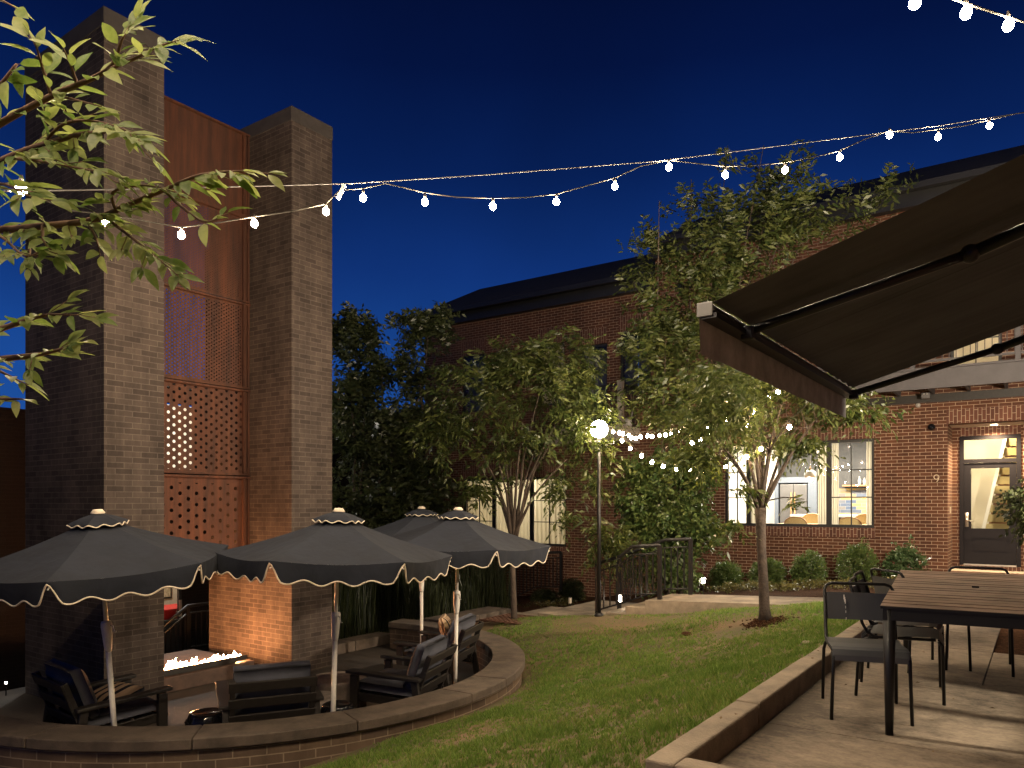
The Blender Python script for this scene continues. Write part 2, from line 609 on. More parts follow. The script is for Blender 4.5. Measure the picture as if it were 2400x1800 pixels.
def clothmat():
    m = bpy.data.materials.new("striped_awning_cloth")
    m.use_nodes = True
    nt = m.node_tree
    b = nt.nodes["Principled BSDF"]
    b.inputs["Roughness"].default_value = 0.95
    b.inputs["Specular IOR Level"].default_value = 0.2
    tc = nt.nodes.new("ShaderNodeTexCoord")
    sp = nt.nodes.new("ShaderNodeSeparateXYZ")
    nt.links.new(tc.outputs["Object"], sp.inputs[0])
    fr_ = math_node(nt, "FRACT", math_node(nt, "MULTIPLY", sp.outputs[1], 8.3))
    seam = math_node(nt, "LESS_THAN", math_node(nt, "FRACT", math_node(nt, "MULTIPLY", sp.outputs[1], 0.83)), 0.012)
    st = math_node(nt, "LESS_THAN", fr_, 0.5)
    nz = nt.nodes.new("ShaderNodeTexNoise")
    nz.inputs["Scale"].default_value = 2.5
    nz.inputs["Detail"].default_value = 6
    nt.links.new(tc.outputs["Object"], nz.inputs["Vector"])
    f = math_node(nt, "ADD", math_node(nt, "MULTIPLY", st, 0.05), math_node(nt, "MULTIPLY", nz.outputs["Fac"], 0.7))
    f = math_node(nt, "SUBTRACT", f, math_node(nt, "MULTIPLY", seam, 0.5))
    rp = nt.nodes.new("ShaderNodeValToRGB")
    rp.color_ramp.elements[0].position = 0.1
    rp.color_ramp.elements[0].color = (0.070, 0.073, 0.082, 1)
    rp.color_ramp.elements[1].position = 0.75
    rp.color_ramp.elements[1].color = (0.150, 0.156, 0.174, 1)
    nt.links.new(f, rp.inputs[0])
    nt.links.new(rp.outputs[0], b.inputs["Base Color"])
    n2 = nt.nodes.new("ShaderNodeTexNoise")
    mp = nt.nodes.new("ShaderNodeMapping")
    mp.inputs["Scale"].default_value = (0.5, 6.0, 1)
    nt.links.new(tc.outputs["Object"], mp.inputs[0])
    nt.links.new(mp.outputs[0], n2.inputs["Vector"])
    n2.inputs["Scale"].default_value = 1.6
    n2.inputs["Detail"].default_value = 4
    bp = nt.nodes.new("ShaderNodeBump")
    bp.inputs["Strength"].default_value = 0.35
    bp.inputs["Distance"].default_value = 0.04
    nt.links.new(n2.outputs["Fac"], bp.inputs["Height"])
    nt.links.new(bp.outputs[0], b.inputs["Normal"])
    return m
M["awning"] = clothmat()
M["valance"] = mat("grey_valance_cloth", (0.48, 0.475, 0.48), 0.95, noise=(5, 0.35), bump=0.3, bscale=14)
M["awncap"] = mat("grey_end_cap", (0.17, 0.165, 0.16), 0.55)

def lampobj(name, kind, loc, energy, color, radius, parent=None, spot=None, rot=(0, 0, 0)):
    ld = bpy.data.lights.new(name, kind)
    ld.energy = energy
    ld.color = color
    if kind == "AREA":
        ld.size = radius
    else:
        ld.shadow_soft_size = radius
    if spot:
        ld.spot_size = spot
        ld.spot_blend = 0.9
    o = bpy.data.objects.new(name, ld)
    COL.objects.link(o)
    o.location = loc
    o.rotation_euler = rot
    if parent is not None:
        o.parent = parent
        o.matrix_parent_inverse = wmat(parent).inverted()
    return o

random.seed(7)
RNG = np.random.default_rng(11)

# ================================================================ GROUND
CIR = Vector((-8.42, 6.14))
R_OUT, R_IN = 3.53, 3.10
ZT, ZF = -0.65, -1.10          # coping top, terrace floor

def sstep(x):
    x = np.clip(x, 0, 1)
    return x * x * (3 - 2 * x)

def lawn_z(X, Y):
    X, Y = np.asarray(X, float), np.asarray(Y, float)
    slope = 0.285 + (0.130 - 0.285) * sstep((Y - 7.3) / 3.3)
    z = 0.09 + slope * (X + 1.55)
    z = z + 0.018 * np.sin(1.7 * X + 0.6 * Y) + 0.012 * np.sin(2.9 * Y - 1.1 * X)
    return np.maximum(z, -1.32)

# far ground sheet
MB().face([(-600, -600, -2.0), (600, -600, -2.0), (600, 600, -2.0), (-600, 600, -2.0)]).build("ground", M["soil"])
struct(COL.objects["ground"])

# lawn surface
def sheet(name, x0, x1, y0, y1, nx, ny, zf, m):
    xs, ys = np.linspace(x0, x1, nx), np.linspace(y0, y1, ny)
    XX, YY = np.meshgrid(xs, ys, indexing="ij")
    ZZ = zf(XX, YY)
    mb = MB()
    mb.v = [tuple(p) for p in np.stack([XX, YY, ZZ], -1).reshape(-1, 3)]
    for i in range(nx - 1):
        for j in range(ny - 1):
            a = i * ny + j
            mb.f.append((a, a + ny, a + ny + 1, a + 1))
    return mb.build(name, m, smooth=True)

def lawn_soil():
    m = mat("lawn_soil", (0.125, 0.080, 0.042), 0.95, noise=(1.6, 0.5, (0.075, 0.072, 0.026)), bump=0.6, bscale=60)
    return m
def lawn_surf(X, Y):
    z = lawn_z(X, Y)
    r = np.hypot(X - CIR.x, Y - CIR.y)
    return np.where((r < R_OUT - 0.12) & (X > -9.6), np.minimum(z, -1.3), z)
sheet("lawn_edge", -1.52, 6.0, -3.0, 3.27, 24, 20, lambda X, Y: np.full(np.shape(X), 0.085), lawn_soil())
struct(COL.objects["lawn_edge"])
struct(sheet("lawn", -9.6, -1.50, -1.5, 10.82, 110, 160, lawn_surf, lawn_soil()))

# planting bed along the house wall (falls to the left), and the mulch under the bushes
def bed_z(X, Y):
    X = np.asarray(X, float)
    return np.interp(X, [-20, -9, -7.0, -5.5, -1.6, 8], [-1.7, -1.0, -0.72, -0.42, -0.06, -0.03]) + 0.02 * np.sin(5 * X + 3 * np.asarray(Y))
struct(sheet("planting_bed", -20, 8, 11.86, 16.95, 120, 30, bed_z, M["mulch"]))

# upper patio with saw joints
pat = MB()
pat.box(-1.384, 6.0, 3.404, 4.70, -0.4, -0.002)
pat.box(-1.384, 6.0, 4.704, 6.60, -0.4, 0.0)
pat.box(-1.384, -0.36, 6.604, 8.10, -0.4, -0.001)
pat.box(-0.352, 6.0, 6.604, 8.10, -0.4, -0.003)
pat.box(-1.384, -0.36, 8.104, 9.90, -0.4, 0.0)
pat.box(2.2, 6.0, 8.104, 9.90, -0.4, 0.0)
pat.box(-1.384, 6.0, 9.904, 11.85, -0.4, -0.002)
pat.box(-1.49, 6.0, 11.854, 16.9, -0.4, -0.003)
def patiomat():
    m = bpy.data.materials.new("patio_concrete")
    m.use_nodes = True
    nt = m.node_tree
    b = nt.nodes["Principled BSDF"]
    b.inputs["Roughness"].default_value = 0.8
    tc = nt.nodes.new("ShaderNodeTexCoord")
    mp = nt.nodes.new("ShaderNodeMapping")
    mp.inputs["Scale"].default_value = (2.0, 3.4, 1)
    nt.links.new(tc.outputs["Object"], mp.inputs[0])
    n1 = nt.nodes.new("ShaderNodeTexNoise")
    n1.inputs["Scale"].default_value = 3.4
    n1.inputs["Detail"].default_value = 10
    n1.inputs["Roughness"].default_value = 0.75
    nt.links.new(mp.outputs[0], n1.inputs["Vector"])
    n2 = nt.nodes.new("ShaderNodeTexNoise")
    n2.inputs["Scale"].default_value = 0.9
    n2.inputs["Detail"].default_value = 6
    nt.links.new(tc.outputs["Object"], n2.inputs["Vector"])
    n3 = nt.nodes.new("ShaderNodeTexNoise")
    n3.inputs["Scale"].default_value = 38
    n3.inputs["Detail"].default_value = 4
    nt.links.new(tc.outputs["Object"], n3.inputs["Vector"])
    # old dirt lies along the foot of the kerb
    spx = nt.nodes.new("ShaderNodeSeparateXYZ")
    nt.links.new(tc.outputs["Object"], spx.inputs[0])
    edge = nt.nodes.new("ShaderNodeMapRange")
    edge.inputs["From Min"].default_value = -1.385
    edge.inputs["From Max"].default_value = -1.05
    edge.inputs["To Min"].default_value = 0.13
    edge.inputs["To Max"].default_value = 0.0
    nt.links.new(spx.outputs[0], edge.inputs["Value"])
    s = math_node(nt, "MULTIPLY_ADD", n2.outputs["Fac"], 0.45, math_node(nt, "MULTIPLY", n1.outputs["Fac"], 0.45))
    s = math_node(nt, "MULTIPLY_ADD", n3.outputs["Fac"], 0.13, s)
    s = math_node(nt, "SUBTRACT", s, math_node(nt, "MULTIPLY", edge.outputs[0], math_node(nt, "ADD", n1.outputs["Fac"], 0.3)))
    rp = nt.nodes.new("ShaderNodeValToRGB")
    rp.color_ramp.elements[0].position = 0.40
    rp.color_ramp.elements[0].color = (0.070, 0.054, 0.041, 1)
    rp.color_ramp.elements[1].position = 0.60
    rp.color_ramp.elements[1].color = (0.31, 0.245, 0.18, 1)
    nt.links.new(s, rp.inputs[0])
    nt.links.new(rp.outputs[0], b.inputs["Base Color"])
    bp = nt.nodes.new("ShaderNodeBump")
    bp.inputs["Strength"].default_value = 0.35
    bp.inputs["Distance"].default_value = 0.01
    nt.links.new(n1.outputs["Fac"], bp.inputs["Height"])
    nt.links.new(bp.outputs[0], b.inputs["Normal"])
    return m
struct(pat.build("patio", patiomat()))
struct(MB().box(-0.36, 2.2, 8.10, 9.904, -0.4, -0.02).build("mulch_bed", M["mulch"]))

# kerb between lawn and patio, in cast lengths, with the return at the near end
kb = MB()
ys = [3.26, 4.55, 6.10, 7.65, 9.20, 10.78]
for a, b in zip(ys[:-1], ys[1:]):
    kb.box(-1.53, -1.385, a + 0.004, b - 0.004, -0.4, 0.15 + 0.004 * math.sin(a * 7))
kb.box(-1.381, 0.55, 3.26, 3.40, -0.4, 0.149)
kb.box(0.558, 3.2, 3.26, 3.40, -0.4, 0.151)
struct(kb.build("kerb", M["kerb"], bevel=0.012))

# upper walkway, steps and lower landing (all run along the house)
wk = MB()
for x0, x1, za, zb in ((-5.05, -3.94, -0.16, -0.11), (-3.935, -2.82, -0.11, -0.06), (-2.815, -1.54, -0.06, 0.0)):
    n = len(wk.v)
    wk.v += [(x0, 10.8, -0.6), (x1, 10.8, -0.6), (x1, 11.85, -0.6), (x0, 11.85, -0.6), (x0, 10.8, za), (x1, 10.8, zb), (x1, 11.85, zb), (x0, 11.85, za)]
    wk.f += [tuple(n + i for i in q) for q in ((0, 1, 5, 4), (1, 2, 6, 5), (2, 3, 7, 6), (3, 0, 4, 7), (4, 5, 6, 7))]
struct(wk.build("walkway", M["concrete"]))
stp = MB()
stp.box(-5.40, -5.054, 10.8, 11.85, -1.0, -0.28)
stp.box(-5.75, -5.404, 10.8, 11.85, -1.0, -0.40)
struct(stp.build("steps", M["concrete"], bevel=0.01))
lw = MB()
lw.box(-7.02, -5.754, 10.75, 12.9, -1.2, -0.52)
lw.box(-7.9, -7.024, 10.85, 12.6, -1.4, -0.68)
lw.box(-9.4, -7.904, 11.5, 12.6, -1.5, -0.86)
struct(lw.build("lower_path", M["concrete"]))

# terrace floor
ang = [math.radians(a) for a in range(-90, 91, 5)]
poly = [(CIR.x + (R_OUT - 0.1) * math.cos(a), CIR.y + (R_OUT - 0.1) * math.sin(a)) for a in ang]
poly += [(-10.0, 9.55), (-11.1, 9.55), (-11.1, 2.7)]
struct(MB().prism(poly, -1.5, ZF).build("terrace_floor", M["terrace"]))

# ================================================================ GRASS
def grass():
    nt_ = 46000
    TX = RNG.uniform(-9.3, -1.50, nt_)
    TY = RNG.uniform(2.6, 10.80, nt_)
    per = 7
    X = (TX[:, None] + RNG.normal(0, 0.011, (nt_, per))).ravel()
    Y = (TY[:, None] + RNG.normal(0, 0.011, (nt_, per))).ravel()
    th = np.repeat(RNG.uniform(0.6, 1.35, nt_), per)
    keep0 = X < -1.525
    X, Y, th = X[keep0], Y[keep0], th[keep0]
    n = len(X)
    r = np.hypot(X - CIR.x, Y - CIR.y)
    # only where the view can reach, denser toward the camera
    keep = (r > R_OUT - 0.015) & ~((X < -7.55) & (Y > 9.4)) & (Y > 1.0 - 0.9 * X - 3.2)
    # worn, dry ground by the walkway, the wall and round the young trees
    wear = (np.exp(-((Y - 10.2) / 0.7) ** 2) * np.exp(-((X + 5.2) / 1.5) ** 2) * 0.92
            + np.exp(-((r - R_OUT) / 0.22) ** 2) * (Y < 8.6) * 0.8
            + np.exp(-(((X + 3.0) ** 2 + (Y - 9.4) ** 2) / 0.30)) * 0.95
            + 0.35 * (np.sin(2.1 * X + 1.3 * Y) * np.sin(1.9 * Y - 2.3 * X) > 0.72))
    keep &= RNG.uniform(0, 1, n) > wear
    keep &= ((X + 3.0) ** 2 + (Y - 9.4) ** 2) > 0.05
    X, Y, wear, th = X[keep], Y[keep], wear[keep], th[keep]
    n = len(X)
    Z = lawn_z(X, Y) - 0.004
    clump = 0.75 + 0.35 * np.sin(3.1 * X + 2 * np.sin(2.2 * Y)) * np.sin(2.7 * Y + 1.4 * X)
    h = RNG.uniform(0.028, 0.064, n) * clump * th * (1 - 0.5 * np.clip(wear, 0, 1))
    a = RNG.uniform(0, 2 * np.pi, n)
    w = RNG.uniform(0.0026, 0.0056, n)
    lean = RNG.uniform(0.15, 0.9, n) * h
    b = RNG.uniform(0, 2 * np.pi, n)
    P0 = np.stack([X - w * np.cos(a), Y - w * np.sin(a), Z], -1)
    P1 = np.stack([X + w * np.cos(a), Y + w * np.sin(a), Z], -1)
    P2 = np.stack([X + lean * np.cos(b), Y + lean * np.sin(b), Z + h], -1)
    V = np.stack([P0, P1, P2], 1).reshape(-1, 3)
    m = bpy.data.materials.new("grass_blade")
    m.use_nodes = True
    nt = m.node_tree
    bs = nt.nodes["Principled BSDF"]
    bs.inputs["Roughness"].default_value = 0.6
    bs.inputs["Specular IOR Level"].default_value = 0.2
    tc = nt.nodes.new("ShaderNodeTexCoord")
    nz = nt.nodes.new("ShaderNodeTexNoise")
    nz.inputs["Scale"].default_value = 1.3
    nz.inputs["Detail"].default_value = 8
    nz.inputs["Roughness"].default_value = 0.7
    nt.links.new(tc.outputs["Object"], nz.inputs["Vector"])
    ge = nt.nodes.new("ShaderNodeNewGeometry")
    nf = nt.nodes.new("ShaderNodeTexNoise")
    nf.inputs["Scale"].default_value = 16
    nf.inputs["Detail"].default_value = 3
    nt.links.new(tc.outputs["Object"], nf.inputs["Vector"])
    s = math_node(nt, "MULTIPLY_ADD", ge.outputs["Random Per Island"], 0.30, math_node(nt, "MULTIPLY", nz.outputs["Fac"], 0.62))
    s = math_node(nt, "MULTIPLY_ADD", math_node(nt, "SUBTRACT", nf.outputs["Fac"], 0.5), 0.55, math_node(nt, "ADD", s, 0.07))
    rp = nt.nodes.new("ShaderNodeValToRGB")
    rp.color_ramp.elements[0].position = 0.30
    rp.color_ramp.elements[0].color = (0.072, 0.145, 0.020, 1)
    rp.color_ramp.elements[1].position = 0.84
    rp.color_ramp.elements[1].color = (0.34, 0.28, 0.115, 1)
    e = rp.color_ramp.elements.new(0.60)
    e.color = (0.180, 0.275, 0.052, 1)
    nt.links.new(s, rp.inputs[0])
    nt.links.new(rp.outputs[0], bs.inputs["Base Color"])
    tr = nt.nodes.new("ShaderNodeBsdfTranslucent")
    nt.links.new(rp.outputs[0], tr.inputs[0])
    mx = nt.nodes.new("ShaderNodeMixShader")
    mx.inputs[0].default_value = 0.3
    nt.links.new(bs.outputs[0], mx.inputs[1])
    nt.links.new(tr.outputs[0], mx.inputs[2])
    nt.links.new(mx.outputs[0], nt.nodes["Material Output"].inputs[0])
    o = np_mesh("grass", V, 3, m)
    tag(o, "short lawn grass with dry brown patches on the slope", "grass", kind="stuff")
grass()

# ================================================================ SEAT WALL (curved) with straight return
def arc_uv(name, r0, r1, z0, z1, a0, a1, n, m, parent, bevel=0.0, uvmap=False):
    mb = MB()
    uvs = []
    for i in range(n):
        b0, b1 = a0 + (a1 - a0) * i / n, a0 + (a1 - a0) * (i + 1) / n
        def P(r, a, z):
            return (CIR.x + r * math.cos(a), CIR.y + r * math.sin(a), z)
        q = [(P(r1, b0, z0), P(r1, b1, z0), P(r1, b1, z1), P(r1, b0, z1)), (P(r0, b1, z0), P(r0, b0, z0), P(r0, b0, z1), P(r0, b1, z1)),
             (P(r0, b0, z1), P(r1, b0, z1), P(r1, b1, z1), P(r0, b1, z1)), (P(r0, b1, z0), P(r1, b1, z0), P(r1, b0, z0), P(r0, b0, z0))]
        for f, r in zip(q, (r1, r0, r1, r0)):
            mb.face(f)
            uvs += [(math.atan2(p[1] - CIR.y, p[0] - CIR.x) * r1, p[2] if k else p[2]) for k, p in enumerate(f)]
    for a, flip in ((a0, False), (a1, True)):
        f = [(CIR.x + r * math.cos(a), CIR.y + r * math.sin(a), z) for r, z in ((r0, z0), (r1, z0), (r1, z1), (r0, z1))]
        mb.face(f[::-1] if flip else f)
        uvs += [((p[0] - CIR.x), p[2]) for p in (f[::-1] if flip else f)]
    o = mb.build(name, m, parent)
    if uvmap:
        uv = o.data.uv_layers.new(name="UVMap")
        uv.data.foreach_set("uv", np.array(uvs, dtype=np.float32).ravel())
    if bevel:
        import bmesh
        bm = bmesh.new()
        bm.from_mesh(o.data)
        bmesh.ops.remove_doubles(bm, verts=bm.verts, dist=0.0005)
        bm.to_mesh(o.data)
        bm.free()
        b = o.modifiers.new("bevel", "BEVEL")
        b.width = bevel
        b.segments = 2
        b.limit_method = "ANGLE"
        b.angle_limit = math.radians(40)
    return o

sw = thing("seat_wall", "low curved brick seat wall with dark stone coping round the sunken terrace", "wall", (CIR.x + 3.3, CIR.y, -1.1))
A0, A1 = math.radians(-92), math.radians(101)
arc_uv("brick_base", R_IN + 0.06, R_OUT - 0.045, -1.4, ZT - 0.115, A0, A1, 90, M["curved"], sw, uvmap=True)
arc_uv("bed_joint", R_IN + 0.075, R_OUT - 0.07, ZT - 0.115, ZT - 0.098, A0, A1, 90, M["wood"], sw)
edges = [-92, -68, -44.5, -21.5, 1.5, 14, 30, 52, 77, 101]
for k, (e0, e1) in enumerate(zip(edges[:-1], edges[1:])):
    g = math.degrees(0.004 / R_OUT)
    c = arc_uv("coping", R_IN, R_OUT, ZT - 0.098, ZT + 0.002 * (k % 3 - 1), math.radians(e0 + g), math.radians(e1 - g), 12, M["coping"], sw, bevel=0.012)
rw = MB().box(-8.52, -8.14, 9.72, 11.42, -1.5, ZT - 0.06).build("return_wall", M["brick"], sw)
rc = MB()
rc.box(-8.62, -8.08, 9.62, 10.5, ZT - 0.06, ZT + 0.045)
rc.box(-8.62, -8.08, 10.508, 11.48, ZT - 0.06, ZT + 0.042)
rc.build("return_coping", M["coping"], sw, bevel=0.012)

# planter kerb behind the terrace
pk = thing("planter_kerb", "low stone planter kerb in front of the tall reeds", "kerb", (-9.5, 8.6, ZF))
for a, b in ((7.75, 8.72), (8.728, 9.60)):
    MB().box(-9.66, -9.30, a, b, ZF + 0.002, ZF + 0.17).build("kerb_stone", M["coping"], pk, bevel=0.012)

# ================================================================ FIREPLACE
fp = thing("brick_fireplace", "tall open fireplace of two grey-brown brick piers with rusty perforated sheet between", "fireplace", (-9.75, 6.04, ZF))
TOP = 7.03
for y0, y1 in ((4.35, 5.07), (6.98, 7.73)):
    p = MB().box(-10.76, -8.75, y0, y1, -1.6, TOP - 0.21).build("brick_pier", M["tower"], fp)
    MB().box(-10.77, -8.74, y0 - 0.01, y1 + 0.01, TOP - 0.21, TOP).build("cap", M["capstone"], p, bevel=0.01)
spec = [(0.47, 0.250, 0.157, 0.0265, 0.05), (1.765, 0.163, 0.113, 0.0215, -0.02), (3.055, 0.080, 0.052, 0.0100, 0.0), (4.345, 0.054, 0.036, 0.0052, 0.0), (5.62, 0, 0, 0, 0)]
for i, (z0, hp, vp, r, fade) in enumerate(spec):
    zt = z0 + 1.28 if i < 4 else 6.87
    mm = rustmat("rust_perforated_%d" % i, hp, vp, r, z0, fade) if r else M["rust"]
    s = MB().face([(-9.74, 5.073, z0), (-9.74, 6.977, z0), (-9.74, 6.977, zt), (-9.74, 5.073, zt)]).build("rust_panel", mm, fp)
    fr = MB()
    fr.box(-9.775, -9.69, 5.073, 6.977, zt - 0.030, zt - 0.002)
    fr.box(-9.775, -9.705, 5.073, 6.977, z0 + 0.002, z0 + 0.030)
    fr.box(-9.775, -9.70, 6.86, 6.90, z0 + 0.031, zt - 0.031)
    fr.box(-9.775, -9.715, 6.945, 6.977, z0 + 0.031, zt - 0.031)
    fr.build("frame", M["rust"], s)
h = MB().box(-10.74, -9.22, 5.10, 6.70, ZF + 0.002, -0.90).build("hearth", mat("hearth_stone", (0.085, 0.048, 0.032), 0.7, noise=(6, 0.4)), fp, bevel=0.01)
MB().box(-9.62, -9.30, 5.12, 6.45, -0.898, -0.885).build("burner", M["wood"], fp)

MB().box(-9.335, -9.285, 5.12, 6.62, -0.884, -0.815).build("burner_lip", M["wood"], fp)
# flames of the linear burner
fl = MB()
rr = random.Random(3)
yy = 5.10
while yy < 6.60:
    hgt = rr.uniform(0.05, 0.14) * (1.25 if 5.3 < yy < 5.7 else 1.0)
    xx = -9.46 + rr.uniform(-0.06, 0.06)
    lx, ly = rr.uniform(-0.03, 0.03), rr.uniform(-0.02, 0.07)
    w = rr.uniform(0.018, 0.034)
    fl.tube([(xx, yy, -0.884), (xx + lx * 0.2, yy + ly * 0.2, -0.884 + hgt * 0.3), (xx + lx * 0.6, yy + ly * 0.7, -0.884 + hgt * 0.68), (xx + lx, yy + ly, -0.884 + hgt)], [w, w * 1.1, w * 0.6, 0.002], 6)
    yy += rr.uniform(0.018, 0.045)
o = fl.build("fire", M["flame"], smooth=True)
tag(o, "row of low bright flames burning along the hearth", "fire")

# ================================================================ UMBRELLAS
def make_umbrella(label):
    u = thing("patio_umbrella", label, "umbrella", (0, 0, 0), "navy scalloped umbrellas round the terrace")
    R, ZA, ZE, RV = 1.14, 2.335, 1.955, 0.245
    MB().lathe([(0.035, 0), (0.035, 0.09), (0.03, 0.1)], n=14).build("base_sleeve", M["wood"], u, smooth=True)
    MB().tube([(0, 0, 0.08), (0, 0, 1.15)], 0.0245, 14).build("pole", M["white"], u, smooth=True)
    MB().tube([(0, 0, 1.32), (0, 0, 2.33)], 0.0195, 14).build("mast", M["white"], u, smooth=True)
    ck = MB().lathe([(0.027, 1.10), (0.032, 1.13), (0.036, 1.17), (0.047, 1.33), (0.046, 1.36), (0.04, 1.38), (0.02, 1.385)], n=16).build("crank_housing", M["white"], u, smooth=True)
    MB().tube([(0.05, 0, 1.345), (0.075, 0, 1.345), (0.075, 0.012, 1.29), (0.1, 0.012, 1.29)], 0.006, 6).build("crank_handle", M["white"], ck, smooth=True)
    tips = [Vector((R * math.cos(math.radians(60 * k)), R * math.sin(math.radians(60 * k)), ZE)) for k in range(6)]
    apex = Vector((0, 0, ZA))
    can, val = MB(), MB()
    pip = MB()
    for k in range(6):
        a, b = tips[k], tips[(k + 1) % 6]
        N, Q = 8, 10
        base = len(can.v)
        for i in range(N + 1):
            s = 0.06 + (1 - 0.06) * i / N
            for j in range(Q + 1):
                t = j / Q
                p = apex.lerp(a.lerp(b, t), s)
                sag = -0.035 * math.sin(math.pi * t) * s * s - 0.03 * math.sin(math.pi * s)
                can.v.append((p.x * (1 - 0.02 * math.sin(math.pi * t) * s), p.y * (1 - 0.02 * math.sin(math.pi * t) * s), p.z + sag))
        for i in range(N):
            for j in range(Q):
                q = base + i * (Q + 1) + j
                can.f.append((q, q + 1, q + Q + 2, q + Q + 1))
        # valance with scallops and a slit at each rib tip
        n = 48
        top, bot = [], []
        out = ((a + b) / 2)
        out.z = 0
        out.normalize()
        for j in range(n + 1):
            t = j / n
            e = a.lerp(b, t)
            e = Vector((e.x * (1 - 0.02 * math.sin(math.pi * t)), e.y * (1 - 0.02 * math.sin(math.pi * t)), e.z - 0.035 * math.sin(math.pi * t)))
            edge = min(t, 1 - t)
            open_ = min(1.0, edge / 0.085)
            open_ = open_ * open_ * (3 - 2 * open_)
            drop = 0.018 + open_ * (0.150 + 0.022 * math.cos(2 * math.pi * (4 * t - 0.5)) - 0.004)
            top.append(e)
            bot.append(e + Vector((0, 0, -drop)) - out * (0.012 + 0.018 * open_ * math.sin(7 * t + k)))
        bs = len(val.v)
        for p, q in zip(top, bot):
            val.v += [tuple(p), tuple(p.lerp(q, 0.5) + out * 0.008), tuple(q)]
        for j in range(n):
            q = bs + 3 * j
            val.f += [(q, q + 3, q + 4, q + 1), (q + 1, q + 4, q + 5, q + 2)]
        pip.tube(bot, 0.0075, 6)
    cn = can.build("canopy", M["navy"], u)
    cn.data.polygons.foreach_set("use_smooth", [True] * len(cn.data.polygons))
    # keep the seams between the panels crisp: panels do not share vertices
    v = val.build("valance", M["navy"], cn, smooth=True)
    pip.build("piping", M["piping"], cn, smooth=True)
    vt, vp = MB(), MB()
    for k in range(6):
        a = Vector((RV * math.cos(math.radians(60 * k)), RV * math.sin(math.radians(60 * k)), 2.295))
        b = Vector((RV * math.cos(math.radians(60 * k + 60)), RV * math.sin(math.radians(60 * k + 60)), 2.295))
        bs = len(vt.v)
        n = 16
        ln = []
        for j in range(n + 1):
            t = j / n
            e = a.lerp(b, t)
            d = 0.022 + 0.011 * math.cos(2 * math.pi * (2 * t - 0.5))
            lo = e + Vector((e.x * 0.02, e.y * 0.02, -d))
            vt.v += [(0.03 * e.x / RV, 0.03 * e.y / RV, 2.372), tuple(e.lerp(Vector((0, 0, 2.385)), 0.45) + Vector((0, 0, 0.006))), tuple(e), tuple(lo)]
            ln.append(lo)
        for j in range(n):
            q = bs + 4 * j
            vt.f += [(q, q + 4, q + 5, q + 1), (q + 1, q + 5, q + 6, q + 2), (q + 2, q + 6, q + 7, q + 3)]
        vp.tube(ln, 0.006, 6)
    vn = vt.build("vent_flap", M["navy"], u, smooth=True)
    vp.build("piping", M["piping"], vn, smooth=True)
    MB().lathe([(0.05, 2.366), (0.058, 2.368), (0.060, 2.378), (0.042, 2.400), (0.040, 2.406), (0.001, 2.407)], n=16).build("finial", M["piping"], u, smooth=True)
    for k in range(6):
        r_ = MB().tube([(0, 0, 2.25), tuple(tips[k] * 0.985 + Vector((0, 0, -0.035)))], 0.007, 6).build("rib", M["white"], u, smooth=True)
        mid = Vector((0, 0, 2.25)).lerp(tips[k] * 0.985, 0.5) + Vector((0, 0, -0.025))
        MB().tube([(0, 0, 1.80), tuple(mid)], 0.006, 6).build("strut", M["white"], r_, smooth=True)
    return u

def place_umb(u, px, d, a_tip, lean_right, lean_fwd=0.0):
    p = at(px, CY, d)
    u.location = (p.x, p.y, ZF)
    # a_tip: angle of one rib tip seen from the camera, degrees to the right of the line towards the camera
    view = math.atan2(-p.y, -p.x)
    rz = view + math.radians(a_tip)
    right = Vector((CT, ST, 0))
    back = Vector((p.x, p.y, 0)).normalized()
    R1 = Matrix.Rotation(math.radians(lean_right), 3, back)
    R2 = Matrix.Rotation(math.radians(-lean_fwd), 3, right)
    u.rotation_euler = (R2 @ R1 @ Matrix.Rotation(rz, 3, "Z")).to_euler()

U_MID = make_umbrella("navy scalloped umbrella in the middle, standing before the right brick pier")
UG = U_MID["group"]
U_L = dup(U_MID, (0, 0, 0), 0, "navy scalloped umbrella in front of the left brick pier, nearest the flames", UG)
U_R = dup(U_MID, (0, 0, 0), 0, "navy scalloped umbrella below the cream curtained window, beside the slim tree trunk", UG)
U_B = dup(U_MID, (0, 0, 0), 0, "rearmost navy umbrella, mostly hidden behind two others in front of the reeds", UG)
place_umb(U_MID, 778, 7.4, 30, 1.6)
place_umb(U_L, 275, 6.98, 42, -1.9, -4.0)
place_umb(U_R, 1066, 9.2, 22, 1.0)
place_umb(U_B, 988, 11.5, 35, 0.0)

# ================================================================ LOUNGE SEATING
def cushion_mb(sx, sy, sz, puff=0.03, n=8):
    mb = MB()
    def f(u, v, s):
        x, y = (u - 0.5) * sx, (v - 0.5) * sy
        e = (1 - abs(2 * u - 1) ** 5) * (1 - abs(2 * v - 1) ** 5)
        return (x, y, s * (sz / 2 * (0.62 + 0.38 * e) + puff * e))
    for s in (1, -1):
        b = len(mb.v)
        for i in range(n + 1):
            for j in range(n + 1):
                mb.v.append(f(i / n, j / n, s))
        for i in range(n):
            for j in range(n):
                q = b + i * (n + 1) + j
                fc = (q, q + n + 1, q + n + 2, q + 1)
                mb.f.append(fc if s > 0 else fc[::-1])
    top, N1 = 0, (n + 1) ** 2
    ring = [i * (n + 1) for i in range(n + 1)] + [n * (n + 1) + j for j in range(1, n + 1)] + [i * (n + 1) + n for i in range(n - 1, -1, -1)] + [j for j in range(n - 1, 0, -1)]
    for a, b in zip(ring, ring[1:] + ring[:1]):
        mb.f.append((a, b, b + N1, a + N1))
    return mb

def xf(mb, Mx):
    mb.v = [tuple(Mx @ Vector(p)) for p in mb.v]
    return mb

